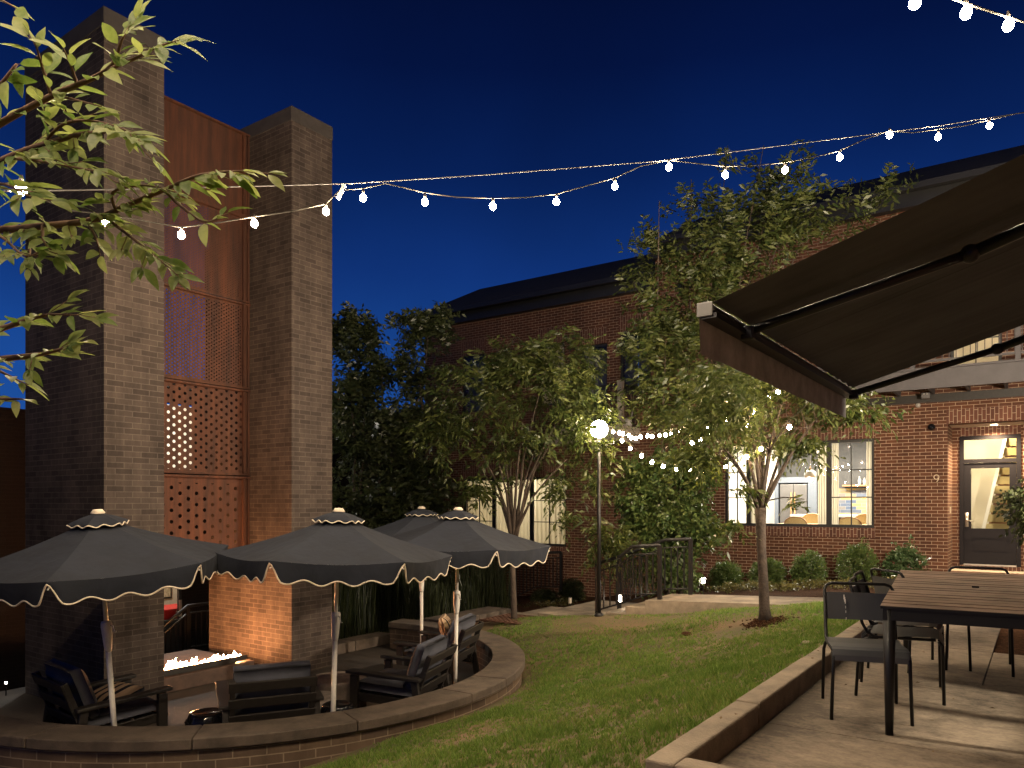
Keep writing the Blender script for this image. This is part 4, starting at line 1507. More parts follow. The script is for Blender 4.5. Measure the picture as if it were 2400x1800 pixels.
# rooms behind the glass
rm = MB()
rm.box(-8.0, -1.75, 21.6, 21.65, -0.1, 3.3)
rm.box(-1.8, -1.75, 17.3, 21.6, -0.1, 3.3)
rm.box(-8.0, -1.8, 17.25, 21.6, 3.2, 3.25)
rm.box(-8.0, -1.8, 17.25, 21.6, -0.1, -0.05)
rm.build("kitchen_room", M["greywall"], house)
MB().box(-8.0, -5.95, 21.2, 21.25, -0.04, 3.19).build("kitchen_partition", M["interior"], house)
MB().box(-8.0, -7.95, 17.25, 21.19, -0.04, 3.19).build("kitchen_partition", M["interior"], house)
for x in (-4.9, -3.0):
    lampobj("kitchen_light", "AREA", (x, 19.3, 3.15), 420, (1, 0.90, 0.74), 0.9, house)
lampobj("kitchen_light", "AREA", (-6.7, 19.3, 3.15), 420, (1, 0.90, 0.74), 0.9, house)

fg = thing("refrigerator", "grey double door refrigerator seen through the kitchen window", "refrigerator", (-5.4, 21.0, -0.05))
MB().box(-5.72, -5.38, 20.62, 21.3, 0.0, 1.86).build("door", M["steel"], fg, bevel=0.01)
MB().box(-5.37, -5.03, 20.62, 21.3, 0.0, 1.86).build("door", M["steel"], fg, bevel=0.01)
for x in (-5.42, -5.33):
    MB().tube([(x, 20.58, 0.75), (x, 20.58, 1.65)], 0.016, 8).build("handle", M["timber"], fg)
cb = MB()
cb.box(-5.86, -5.76, 20.6, 21.4, -0.05, 2.05)
cb.box(-5.0, -4.78, 20.6, 21.4, -0.05, 2.05)
cb.box(-5.759, -5.001, 20.6, 21.4, 1.90, 2.05)
tag(cb.build("tall_cabinet", mat("blue_grey_cabinet", (0.09, 0.10, 0.12), 0.5)), "dark blue grey cabinet framing the refrigerator", "cabinet")
isl = thing("kitchen_island", "kitchen island with white top behind the cream chairs", "counter", (-3.9, 19.8, -0.05))
MB().box(-5.15, -2.65, 19.45, 20.2, 1.02, 1.07).build("counter_top", M["counter"], isl)
MB().box(-5.1, -2.7, 19.5, 20.15, -0.05, 1.018).build("cabinet", M["greywall"], isl)
sh = thing("back_splash", "yellow and blue tiled splash with shelf behind the kitchen island", "backsplash", (-3.3, 21.55, 1.0))
def tiles():
    m = brick("kitchen_tiles", (0.62, 0.42, 0.12), (0.10, 0.13, 0.20), (0.3, 0.3, 0.3), bw=0.26, bh=0.085, grime=0.1)
    return m
MB().box(-4.6, -1.85, 21.55, 21.597, 1.0, 1.75).build("tile_sheet", tiles(), sh)
MB().box(-4.3, -2.0, 21.30, 21.549, 1.80, 1.84).build("shelf", M["timber"], sh)
for k, (x, hgt) in enumerate(((-3.9, 0.22), (-3.78, 0.18), (-3.66, 0.25), (-2.9, 0.2))):
    bo = MB().lathe([(0.035, 0), (0.035, hgt * 0.6), (0.014, hgt * 0.75), (0.014, hgt)], (x, 21.42, 1.841), 10).build("bottle", M["porcelain"], None, smooth=True)
    tag(bo, ["tall pale bottle at the left end of the kitchen shelf", "short pale bottle second on the kitchen shelf", "tallest pale bottle third on the kitchen shelf", "single pale bottle at the right of the kitchen shelf"][k], "bottle", "bottles on the kitchen shelf")
cj = MB().lathe([(0.075, 0), (0.085, 0.06), (0.085, 0.30), (0.06, 0.34), (0.001, 0.345)], (-3.35, 19.7, 1.071), 16).build("white_canister", M["porcelain"], None, smooth=True)
tag(cj, "tall white canister standing on the kitchen island", "canister")

dt = thing("indoor_table", "light oak dining table just inside the kitchen window", "table", (-4.1, 18.3, -0.05))
MB().box(-5.12, -3.0, 17.95, 18.75, 0.83, 0.875).build("top", M["timber"], dt, bevel=0.01)
for x in (-5.0, -3.1):
    for y in (18.03, 18.67):
        MB().box(x - 0.03, x + 0.03, y - 0.03, y + 0.03, -0.05, 0.828).build("leg", M["timber"], dt)
def rattan(label):
    c = thing("rattan_chair", label, "chair", (0, 0, 0), "rattan chairs in the kitchen")
    bk = MB()
    n = 12
    for s in range(n):
        a0, a1 = math.pi * s / n, math.pi * (s + 1) / n
        f = lambda a, z: (0.25 * math.cos(a), -0.22 - 0.05 * math.sin(a), z)
        h0, h1 = 0.82 + 0.26 * math.sin(a0) ** 0.6, 0.82 + 0.26 * math.sin(a1) ** 0.6
        bk.face([f(a0, 0.55), f(a1, 0.55), f(a1, h1), f(a0, h0)])
    bk.build("backrest", M["rattan"], c)
    rim = [(0.25 * math.cos(math.pi * s / 16), -0.22 - 0.05 * math.sin(math.pi * s / 16), 0.82 + 0.26 * math.sin(math.pi * s / 16) ** 0.6) for s in range(17)]
    MB().tube(rim, 0.014, 6).build("rim", M["timber"], c, smooth=True)
    MB().box(-0.24, 0.24, -0.22, 0.24, 0.46, 0.51).build("seat", M["rattan"], c, bevel=0.015)
    for x in (-0.2, 0.2):
        for y in (-0.2, 0.2):
            MB().tube([(x, y, 0.46), (x * 1.1, y * 1.1, 0)], 0.014, 6).build("leg", M["timber"], c)
    return c
rc1 = rattan("cream rattan chair nearest the window below the pendant lamp")
p = on_y(1871, 1220, 17.75)
rc1.location = (p.x, 17.75, -0.03)
p = on_y(1996, 1220, 17.75)
dup(rc1, (p.x, 17.75, -0.03), 0, "cream rattan chair in the right hand casement of the kitchen window")
p = on_y(1897, 1220, 18.95)
dup(rc1, (p.x, 18.95, 0.02), math.pi, "cream rattan chair across the oak table, behind the nearest one")
p = on_y(2022, 1220, 18.95)
dup(rc1, (p.x, 18.95, 0.02), math.pi, "cream rattan chair across the oak table at the right edge of the window")
pd = on_y(1899, 1110, 18.4)
pl = thing("pendant_lamp", "white dome pendant lamp with wooden neck over the oak table", "lamp", (pd.x, 18.4, 3.2))
MB().lathe([(0.12, -0.09), (0.135, -0.03), (0.125, 0.03), (0.08, 0.075), (0.035, 0.085)], (pd.x, 18.4, pd.z), 24).build("shade", M["porcelain"], pl, smooth=True)
MB().lathe([(0.035, 0.086), (0.02, 0.14), (0.012, 0.17)], (pd.x, 18.4, pd.z), 14).build("neck", M["timber"], pl, smooth=True)
MB().tube([(pd.x, 18.4, pd.z + 0.17), (pd.x, 18.4, 3.2)], 0.006, 6).build("cord", M["trim"], pl)
lampobj("pendant_light", "POINT", (pd.x, 18.4, pd.z - 0.14), 18, (1, 0.86, 0.66), 0.05, pl)

def curtain(x0, x1, z0, z1, y, label, waves=5, m="curtain", group=None, taper=0.0):
    mb = MB()
    N, K = 60, 8
    for j in range(K + 1):
        v = j / K
        for i in range(N + 1):
            t = i / N
            w = 1 - taper * math.sin(math.pi * v) * 0.5
            xm = x0 if taper >= 0 else x1
            x = xm + ((x0 + (x1 - x0) * t) - xm) * w
            mb.v.append((x, y + 0.035 * math.sin(2 * math.pi * waves * t + 0.6 * math.sin(3 * v)) + 0.012 * math.sin(13 * t + 2 * v), z0 + (z1 - z0) * v))
    for j in range(K):
        for i in range(N):
            a = j * (N + 1) + i
            mb.f.append((a, a + 1, a + N + 2, a + N + 1))
    o = mb.build("curtain", M[m], None, smooth=True)
    return tag(o, label, "curtain", group)
def cx_at(px):
    return on_y(px, 1180, YW + 0.25).x
G = "cream curtains"
curtain(cx_at(1915), cx_at(1938), 0.4, 2.95, YW + 0.30, "cream curtain gathered left of the black post in the kitchen window", 4, group=G)
curtain(cx_at(1948), cx_at(1964), 0.4, 2.95, YW + 0.30, "narrow pinkish curtain just right of the black post in the kitchen window", 3, group=G)
curtain(cx_at(2029), cx_at(2046), 0.4, 2.95, YW + 0.30, "cream curtain at the right edge of the kitchen window", 3, group=G)
curtain(cx_at(1752), cx_at(1775), 0.4, 2.95, YW + 0.30, "cream curtain behind the fork of the tree in the kitchen window", 4, group=G)
curtain(-13.65, -12.62, 0.0, 2.3, YW + 0.22, "closed cream curtain behind the left casement of the lower left window", 8, group=G)
curtain(-12.60, -11.30, 0.0, 2.3, YW + 0.22, "closed cream curtain behind the centre pane of the lower left window", 10, group=G)
curtain(-11.27, -10.1, 0.0, 2.3, YW + 0.22, "closed cream curtain behind the right casement of the lower left window", 8, group=G)
curtain(-10.75, -10.1, 3.8, 5.8, YW + 0.22, "pale curtain drawn over half of the lit upstairs window", 5, group=G)
r3 = MB()
r3.box(-14.2, -9.4, 19.2, 19.25, -0.2, 2.9)
r3.box(-14.25, -14.2, 17.25, 19.25, -0.2, 2.9)
r3.box(-9.4, -9.35, 17.25, 19.25, -0.2, 2.9)
r3.box(-14.2, -9.4, 17.25, 19.2, 2.85, 2.9)
r3.box(-14.2, -9.4, 17.25, 19.2, -0.25, -0.2)
r3.build("sitting_room", M["interior"], house)
lampobj("sitting_room_light", "AREA", (-11.9, 18.3, 2.8), 170, (1, 0.86, 0.62), 1.2, house)
lampobj("sitting_room_light", "POINT", (-13.3, 18.2, 1.7), 22, (1, 0.86, 0.62), 0.2, house)
r4 = MB()
for a, b in ((-11.6, -9.9), (-1.9, 0.3)):
    r4.box(a, b, 19.2, 19.25, 3.7, 6.4)
    r4.box(a, a + 0.04, 17.25, 19.19, 3.7, 6.4)
    r4.box(b - 0.04, b, 17.25, 19.19, 3.7, 6.4)
    r4.box(a, b, 17.25, 19.19, 6.35, 6.4)
r4.build("upper_rooms", M["interior"], house)
lampobj("bedroom_light", "POINT", (-10.5, 18.5, 6.0), 6, (1, 0.84, 0.62), 0.1, house)
lampobj("bedroom_light", "POINT", (-0.9, 18.3, 5.9), 60, (1, 0.80, 0.46), 0.1, house)
r5 = MB()
for a, b, z0, z1 in ((-14.0, -12.4, 3.7, 5.9), (-8.6, -7.3, 3.9, 6.0), (-9.8, -8.64, 3.1, 5.6)):
    r5.box(a, b, 18.0, 18.05, z0, z1)
r5.build("dark_rooms", M["greywall"], house)

# ================================================================ HOUSE BEHIND THE FIREPLACE
rb = thing("rear_building", "dark brick building behind the fireplace with a lit glass door", "building", (-15, 9, -2))
def xwall(name, y0, y1, z0, z1, holes, m, x=-15.0, parent=None):
    ys_ = sorted({y0, y1, *[h[0] for h in holes], *[h[1] for h in holes]})
    zs = sorted({z0, z1, *[h[2] for h in holes], *[h[3] for h in holes]})
    mb = MB()
    for a, b in zip(ys_[:-1], ys_[1:]):
        for c, d in zip(zs[:-1], zs[1:]):
            if any(h[0] <= a + 1e-6 and b <= h[1] + 1e-6 and h[2] <= c + 1e-6 and d <= h[3] + 1e-6 for h in holes):
                continue
            mb.face([(x, b, c), (x, a, c), (x, a, d), (x, b, d)])
    return mb.build(name, m, parent)
GD = (8.02, 9.04, -1.12, 0.6)
GW = (7.6, 9.36, 2.08, 3.46)
SW = tuple(sorted((on_x(868, 1180, -15).y, on_x(905, 1180, -15).y))) + tuple(sorted((on_x(886, 1346, -15).z, on_x(886, 1382, -15).z)))
xwall("wall", 6.9, 16.85, -2.2, 3.8, [GD, GW, SW], M["darkbrick"], parent=rb)
up = MB()
up.box(-15.5, -15.001, 9.95, 12.6, 3.951, 7.1)
up.build("stair_tower", M["darkbrick"], rb)
MB().box(-17.0, -14.9, 7.05, 16.85, 3.802, 3.95).build("roof", M["roof"], rb)
ri = MB()
ri.box(-17.0, -16.95, 7.0, 10.6, -1.5, 3.7)
ri.box(-16.94, -15.02, 7.0, 7.05, -1.5, 3.7)
ri.box(-16.94, -15.02, 10.55, 10.6, -1.5, 3.7)
ri.box(-16.94, -15.02, 7.06, 10.54, 1.3, 1.35)
ri.build("lit_room", M["interior"], rb)
lampobj("rear_room_light", "POINT", (-15.9, 8.6, 0.9), 130, (1, 0.90, 0.68), 0.2, rb)
lampobj("rear_room_light", "POINT", (-15.6, 8.6, 3.2), 420, (1, 0.94, 0.86), 0.2, rb)
gf = MB()
for a, b in ((8.0, 8.05), (9.0, 9.06)):
    gf.box(-15.03, -14.96, a, b, -1.9, 0.66)
gf.box(-15.03, -14.96, 8.051, 8.999, 0.60, 0.66)
gf.box(-15.03, -14.96, 8.051, 8.999, -1.9, -1.10)
gd = gf.build("glass_door", M["frame"], rb)
MB().face([(-15.0, 8.05, -1.10), (-15.0, 9.0, -1.10), (-15.0, 9.0, 0.6), (-15.0, 8.05, 0.6)]).build("pane", M["glass"], gd)
MB().tube([(-14.95, 9.03, -0.93), (-14.88, 9.03, -0.93), (-14.87, 8.88, -0.93)], 0.012, 6).build("handle", M["nickel"], gd)
MB().box(-14.97, -14.95, 9.0, 9.06, -1.05, -0.70).build("lock_plate", M["nickel"], gd)
rcab = MB().box(-16.2, -15.45, 7.2, 10.4, -1.5, -0.94).build("red_bench", M["redpaint"], None, bevel=0.02)
tag(rcab, "bright red bench inside the lit glass door behind the flames", "bench")
pc = thing("framed_picture", "framed print on the pale wall inside the lit glass door", "picture", (-16.93, 8.9, -0.2))
MB().box(-16.945, -16.92, 9.45, 10.0, -0.90, 0.1).build("frame", M["wood"], pc)
MB().box(-16.919, -16.915, 9.49, 9.96, -0.86, 0.06).build("print", mat("print_paper", (0.55, 0.48, 0.34), 0.8, noise=(14, 0.5)), pc)
wf = MB()
wf.box(-15.03, -14.97, SW[0], SW[1], SW[2], SW[2] + 0.03)
wf.box(-15.03, -14.97, SW[0], SW[1], SW[3] - 0.03, SW[3])
wf.box(-15.03, -14.97, SW[0], SW[0] + 0.03, SW[2] + 0.031, SW[3] - 0.031)
wf.box(-15.03, -14.97, SW[1] - 0.03, SW[1], SW[2] + 0.031, SW[3] - 0.031)
w_ = wf.build("window", M["frame"], rb)
MB().face([(-15.02, SW[0], SW[2]), (-15.02, SW[1], SW[2]), (-15.02, SW[1], SW[3]), (-15.02, SW[0], SW[3])]).build("pane", glow("cool_lit_pane", (0.30, 0.62, 0.85), 0.22), w_)
bw_ = MB().box(-15.3, -15.0, -6.0, 6.88, -2.2, 3.05).build("boundary_wall", M["darkbrick"])
tag(bw_, "dark brick boundary wall at the left edge beyond the fireplace", "wall")

def railing(name, label, pts, h, posts, step=0.11, group="black metal railings"):
    """pts: foot line (list of points); vertical balusters between a bottom and a top rail."""
    t = thing(name, label, "railing", pts[0], group)
    up = Vector((0, 0, 1))
    P = [Vector(p) for p in pts]
    MB().tube([p + up * h for p in P], 0.030, 8).build("handrail", M["black"], t, smooth=True)
    if h > 0.6:
        MB().tube([p + up * (h - 0.13) for p in P], 0.014, 6).build("upper_rail", M["black"], t, smooth=True)
    MB().tube([p + up * 0.10 for p in P], 0.014, 6).build("lower_rail", M["black"], t, smooth=True)
    L = [0.0]
    for a, b in zip(P[:-1], P[1:]):
        L.append(L[-1] + (b - a).length)
    def along(s):
        for i in range(len(P) - 1):
            if s <= L[i + 1] + 1e-6:
                return P[i].lerp(P[i + 1], (s - L[i]) / (L[i + 1] - L[i]))
        return P[-1]
    for i in posts:
        MB().bar(P[i], P[i] + up * h, 0.058, 0.058, up=(0, 1, 0)).build("post", M["black"], t)
    n = int(L[-1] / step)
    for k in range(1, n):
        a = along(L[-1] * k / n)
        MB().bar(a + up * 0.11, a + up * (h - 0.13 if h > 0.6 else h), 0.020, 0.020, up=(0, 1, 0)).build("baluster", M["black"], t)
    return t

# railings by the steps: the front one drops from the landing to the lower path
fr_a = on_z(1561, 1402, -0.155)
railing("stair_railing", "black stair railing on the lawn side of the steps below the leafy hedge",
        [(fr_a.x, 10.95, -0.16), (-5.35, 10.95, -0.20), (-5.55, 10.95, -0.36), (-5.95, 10.9, -0.50)], 0.86, [0, 3])
railing("stair_railing", "black stair railing on the hedge side of the steps",
        [(-4.70, 11.78, -0.15), (-5.15, 11.78, -0.18), (-6.0, 11.78, -0.5)], 0.92, [0, 2])
# well railings against the left part of the house
a = on_y(1187, 1420, 14.2)
b = on_y(1252, 1425, 14.2)
railing("stair_railing", "black railing dropping left below the curtained window, nearer one behind the slim trunk",
        [(a.x, 14.0, -0.75), (a.x - 0.6, 14.0, -0.80), (a.x - 1.7, 14.0, -1.35)], 0.85, [0, 2])
railing("stair_railing", "black railing dropping left below the curtained window, farther one by the dark bushes",
        [(b.x + 0.1, 15.2, -0.72), (b.x - 0.6, 15.2, -0.76), (b.x - 1.9, 15.2, -1.35)], 0.92, [0, 2])
# railing seen through the fireplace
railing("stair_railing", "black railing seen through the open fireplace before the glass door",
        [(-12.6, 8.35, -1.35), (-12.6, 7.75, -1.35), (-12.6, 7.15, -1.75)], 0.85, [0, 1])

# ================================================================ AWNING AND THE HOUSE THAT CARRIES IT
aw = thing("awning", "dark grey retractable awning spread over the dining table", "awning", (1.9, 5.3, 3.4))
AX, AZ, AY0, AY1 = -1.37, 2.315, 3.62, 7.08
SL = 0.33
XE = 2.15
cl = MB()
NX, NY = 24, 40
for i in range(NX + 1):
    for j in range(NY + 1):
        s, t = i / NX, j / NY
        x = AX + 0.03 + (XE - AX - 0.03) * s
        y = AY0 + 0.03 + (AY1 - AY0 - 0.06) * t
        z = AZ + 0.03 + SL * (x - AX) - 0.05 * math.sin(math.pi * s) * (0.6 + 0.4 * math.sin(math.pi * t))
        z += 0.006 * math.sin(9 * math.pi * t) * math.sin(math.pi * s) + 0.022 * max(0, t - 0.35) * math.sin(31 * math.pi * t) * (1 - s)
        cl.v.append((x, y, z))
for i in range(NX):
    for j in range(NY):
        q = i * (NY + 1) + j
        cl.f.append((q, q + NY + 1, q + NY + 2, q + 1))
cl.build("fabric", M["awning"], aw, smooth=True)
fb = MB().tube([(AX, AY0, AZ), (AX, AY1, AZ)], 0.042, 12)
fb.box(AX - 0.02, AX + 0.06, AY0, AY1, AZ - 0.045, AZ - 0.02)
fb.build("front_bar", M["awnmetal"], aw, smooth=False)
for y, s in ((AY0, -1), (AY1, 1)):
    MB().box(AX - 0.040, AX + 0.042, y - 0.010 if s < 0 else y, y if s < 0 else y + 0.010, AZ - 0.036, AZ + 0.036).build("end_cap", M["awncap"], aw, bevel=0.016)
vl = MB()
n = 60
for j in range(n + 1):
    y = AY0 + (AY1 - AY0) * j / n
    for k, (dz, dx) in enumerate(((0, 0), (-0.09, 0.006), (-0.185, 0.012))):
        vl.v.append((AX - 0.03 + dx * 0.3 * math.sin(j * 0.9 + k) + 0.002 * k, y, AZ - 0.03 + dz))
for j in range(n):
    for k in range(2):
        q = 3 * j + k
        vl.f.append((q, q + 3, q + 4, q + 1))
vl.build("valance", M["valance"], aw, smooth=True)
for (y0, y1, yw) in ((4.10, 4.26, 4.25), (6.92, 7.0, 7.0)):
    zf = lambda x: AZ - 0.055 + SL * (x - AX) - 0.06
    xa, xe = AX + 0.05, -0.28
    arm = MB().tube([(xa, y0, AZ - 0.03), (xe, y1, zf(xe))], 0.026, 10).build("arm", M["awnmetal"], aw, smooth=True)
    MB().tube([(xe, y1, zf(xe)), (XE - 0.05, yw, zf(XE - 0.05))], 0.031, 10).build("arm", M["awnmetal"], aw, smooth=True)
    MB().ball((xe, y1, zf(xe)), 0.046, 14, 8).build("elbow", M["awnmetal"], arm, smooth=True)
    MB().box(xa - 0.02, xa + 0.05, y0 - 0.03, y0 + 0.03, AZ - 0.075, AZ + 0.0).build("shoulder", M["awnmetal"], arm, bevel=0.01)
MB().box(XE - 0.06, XE + 0.2, AY0 - 0.1, AY1 + 0.1, AZ + SL * (XE - AX) - 0.06, AZ + SL * (XE - AX) + 0.12).build("cassette", M["awnmetal"], aw, bevel=0.02)

sideh = thing("side_house", "brick house standing along the patio behind the awning", "house", (2.4, 3, 0))
SY = (5.12, 5.86, 1.36, 1.86)
xw = MB()
def xw_wall():
    ys_ = [-4, SY[0], SY[1], 9.0]
    zs = [-0.4, SY[2], SY[3], 4.4]
    for a, b in zip(ys_[:-1], ys_[1:]):
        for c, d in zip(zs[:-1], zs[1:]):
            if a == SY[0] and c == SY[2]:
                continue
            xw.face([(2.36, b, c), (2.36, a, c), (2.36, a, d), (2.36, b, d)])
    xw.face([(2.36, 9.0, -0.4), (2.36, 9.0, 4.4), (7, 9.0, 4.4), (7, 9.0, -0.4)])
xw_wall()
xw.build("wall", M["brick"], sideh)
MB().box(2.1, 7.0, -4.2, 9.2, 4.4, 4.6).build("roof", M["roof"], sideh)
gm = MB()
for k in range(3):
    y = SY[0] + (SY[1] - SY[0]) * k / 2
    gm.box(2.37, 2.43, y - 0.03, y + 0.03, SY[2], SY[3])
for z in (SY[2] + 0.02, (SY[2] + SY[3]) / 2, SY[3] - 0.02):
    gm.box(2.38, 2.42, SY[0] + 0.031, SY[1] - 0.031, z - 0.02, z + 0.02)
pdoor = gm.build("window", M["frame"], sideh)
MB().face([(2.40, SY[0], SY[2]), (2.40, SY[1], SY[2]), (2.40, SY[1], SY[3]), (2.40, SY[0], SY[3])]).build("pane", M["glass"], pdoor)
ir = MB()
ir.box(5.5, 5.55, 2.5, 8.5, 0, 4.3)
ir.box(2.45, 5.5, 2.5, 2.55, 0, 4.3)
ir.box(2.45, 5.5, 8.45, 8.5, 0, 4.3)
ir.box(2.45, 5.5, 2.55, 8.45, 3.2, 3.25)
ir.box(2.45, 5.5, 2.55, 8.45, -0.05, 0)
ir.build("living_room", M["interior"], sideh)
lampobj("living_room_light", "POINT", (4.3, 5.4, 2.9), 2600, (1, 0.82, 0.60), 0.05, sideh)

# ================================================================ STRING LIGHTS
def string(name, label, group, pts, bulbs, r, m, wire_r=0.006, drop=0.05):
    """pts: cord points; bulbs: hanging points."""
    t = thing(name, label, "string lights", pts[0], group)
    MB().tube(pts, wire_r, 6).build("cord", M["cord"], t, smooth=True)
    for b in bulbs:
        b = Vector(b)
        bm_ = MB().ball((0, 0, 0), r, 10, 7, 1.12)
        bm_.v = [tuple(Vector(v) + b) for v in bm_.v]
        o = bm_.build("bulb", M[m], t, smooth=True)
        MB().tube([b + Vector((0, 0, r * 0.95)), b + Vector((0, 0, r + drop * 0.6)), b + Vector((0, 0, r + drop))], [r * 0.42, r * 0.42, r * 0.25], 8).build("socket", M["socket"], o, smooth=True)
    return t

SGRP = "strings of warm bulbs over the garden"
main = [(50, 443), (250, 521), (425, 551), (596, 524), (764, 496), (851, 464), (996, 474), (1155, 484), (1304, 473), (1441, 437), (1568, 392), (1700, 410), (1840, 399), (1968, 369), (2085, 317), (2199, 321), (2319, 295)]
def main_d(px):
    return float(np.interp(px, [-80, 60, 250, 425, 1200, 2400], [3.9, 4.5, 5.9, 7.0, 7.5, 8.9]))
mb_ = [at(x, y, main_d(x)) for x, y in main]
cord_px = [(-60, 440), (50, 425), (110, 472), (165, 494), (250, 503), (425, 533), (510, 522), (596, 508), (680, 496), (764, 478), (796, 446), (851, 442), (905, 430), (996, 452), (1070, 462), (1155, 465), (1230, 463), (1304, 455), (1370, 437), (1441, 417), (1500, 390), (1568, 375), (1640, 384), (1700, 390), (1770, 388), (1840, 381), (1910, 368), (1968, 353), (2030, 325), (2085, 307), (2140, 311), (2199, 303), (2260, 295), (2319, 281), (2380, 267), (2440, 258)]
string("string_lights", "long string of round warm bulbs looping across the sky to the awning house", SGRP, [at(x, y, main_d(x)) for x, y in cord_px], mb_, 0.032, "bulb")
cab = MB().tube([at(x, y, main_d(x) + 0.03) for x, y in ((-80, 450), (170, 446), (585, 437), (830, 430), (1150, 409), (1540, 378), (1900, 333), (2200, 295), (2440, 257))], 0.0055, 6).build("support_cable", M["cable"], None, smooth=True)
tag(cab, "thin pale steel cable carrying the long string of bulbs across the sky", "cable")
q = at(796, 448, main_d(796))
clp = MB().bar(q + Vector((-0.03, 0, -0.07)), q + Vector((0.04, 0.03, 0.06)), 0.03, 0.03).build("cable_clamp", M["endcap"])
tag(clp, "small pale clamp joining cord and cable beside the right pier", "clamp")

# second string: comes in over the patio from the right and leaves overhead toward the viewer
b2px = [(2363, 60), (2264, 31), (2144, 7)]
bl2 = [at(x, y, d) for (x, y), d in zip(b2px, (4.05, 3.85, 3.65))]
cord2 = [at(2470, 78, 4.3), at(2400, 52, 4.12), at(2363, 40, 4.05), at(2300, 20, 3.92), at(2264, 8, 3.85), at(2200, -14, 3.75), at(2144, -18, 3.65)]
prev, end = bl2[-1], Vector((-2.9, -0.9, 4.3))
for k in range(1, 15):
    t = k / 14
    p = prev.lerp(end, t) + Vector((-0.55 * math.sin(math.pi * min(1, t * 1.3) ** 0.6), 0.35 * math.sin(math.pi * t), 0.62 * math.sin(math.pi * t) ** 0.7))
    bl2.append(p)
    cord2.append(p + Vector((0, 0, 0.065)))
string("string_lights", "upper string of oval warm bulbs leaving the top right corner", SGRP, cord2, bl2, 0.027, "bulb_near")

# unseen twin lamp added on the house corner: heads brighten terrace and wall
fl_ = thing("added_floodlight", "unseen twin headed lamp added on the corner of the awning house", "added_floodlight", (2.3, 9.0, 2.55))
MB().box(2.24, 2.36, 8.94, 9.08, 2.5, 2.68).build("housing", M["fascia"], fl_, bevel=0.01)
for nm, tgt, pw, ang in (("added_terrace_lamp", (-7.2, 7.6, 1.2), 3000, 46), ("added_wall_lamp", (-5.5, 16.9, 2.4), 3900, 124)):
    src = Vector((2.2, 9.12, 2.55))
    dv = (Vector(tgt) - src).normalized()
    MB().tube([src - dv * 0.1, src - dv * 0.02], [0.05, 0.075], 14).build("lamp_head", M["fascia"], fl_, smooth=True)
    lampobj(nm, "SPOT", src + dv * 0.02, pw, (1.0, 0.82, 0.61), 0.12, fl_, spot=math.radians(ang), rot=dv.to_track_quat("-Z", "Y").to_euler())

LP = at(1404, 1443, 12.1)
POLE = Vector((LP.x, LP.y, LP.z))
def chain(px, ds):
    return [at(x, y, d) for (x, y), d in zip(px, ds)]
def small_string(label, px, d0, d1, start=None, end=None):
    ds = np.linspace(d0, d1, len(px))
    b = chain(px, ds)
    c = [p + Vector((0, 0, 0.075)) for p in b]
    full = [c[0]]
    for a, e in zip(c[:-1], c[1:]):
        m_ = (a + e) / 2
        m_.z -= 0.03
        full += [m_, e]
    if start is not None:
        full = [start] + full
    if end is not None:
        full = full + [end]
    return string("string_lights", label, SGRP, full, b, 0.025, "bulb_far", 0.0035, 0.04)
TOPP = Vector((POLE.x + 0.03, POLE.y, 2.62))
small_string("string of small bulbs running level from the globe lamp into the leaves", [(1437, 1012), (1460, 1017), (1474, 1020), (1518, 1022), (1546, 1021), (1573, 1017), (1594, 1010), (1660, 1002), (1723, 998), (1801, 931)], 12.0, 11.2, TOPP, at(1850, 905, 11.0))
small_string("string of small bulbs dipping then climbing through the forked tree", [(1452, 1015), (1480, 1026), (1490, 1028), (1502, 1024), (1528, 1023), (1560, 1019), (1622, 1038), (1641, 1031), (1660, 1016), (1703, 982), (1750, 996), (1768, 967), (1823, 920)], 11.9, 8.9, TOPP, at(1850, 900, 8.8))
small_string("lowest string of small bulbs sagging in front of the tall hedge", [(1458, 1033), (1477, 1051), (1504, 1069), (1528, 1083), (1554, 1093), (1585, 1100), (1618, 1103), (1648, 1103), (1700, 1092), (1750, 1071), (1784, 1052), (1850, 1001), (1910, 938)], 12.0, 8.4, TOPP, at(1960, 890, 8.2))

# ================================================================ GLOBE LAMP AND PATH LIGHTS
gl = thing("globe_lamp", "glowing round globe lamp on a slim dark pole at the lawn edge", "lamp post", tuple(POLE))
MB().tube([POLE + Vector((0, 0, -0.05)), POLE + Vector((0, 0, 2.90))], 0.032, 14).build("pole", M["black"], gl, smooth=True)
MB().lathe([(0.075, -0.02), (0.075, 0.02), (0.04, 0.05)], tuple(POLE), 16).build("foot", M["black"], gl, smooth=True)
MB().lathe([(0.05, 2.86), (0.085, 2.90), (0.085, 2.93)], tuple(POLE), 16).build("collar", M["black"], gl, smooth=True)
gz = at(1404, 1006, 12.1).z
MB().ball((POLE.x, POLE.y, gz), 0.142, 20, 14).build("globe", M["globe"], gl, smooth=True)

def path_light(px, py, d, label, lit=True, scale=1.0):
    p = at(px, py, d)
    g = thing("path_light", label, "path light", (p.x, p.y, p.z), "low path lights")
    MB().tube([p + Vector((0, 0, -0.30)), p + Vector((0, 0, -0.06))], 0.008, 6).build("stake", M["black"], g)
    MB().lathe([(0.030 * scale, -0.055 * scale ** 2), (0.032 * scale, 0.05 * scale ** 2)], tuple(p), 12).build("lamp", M["pathlight"] if lit else M["trim"], g)
    MB().lathe([(0.036 * scale, 0.051 * scale ** 2), (0.034 * scale, 0.06 * scale ** 2), (0.001, 0.066 * scale ** 2)], tuple(p), 12).build("cap", M["black"], g)
path_light(1648, 1360, 13.6, "small lit path light at the foot of the tall hedge beside the round bushes")
path_light(1455, 1402, 12.6, "small lit path light seen through the stair railing bars")
path_light(2118, 1376, 11.6, "small lit path light behind the metal chairs at the table corner")
path_light(1336, 1407, 14.0, "unlit path light in front of the dark round bush left of the pole", lit=False)
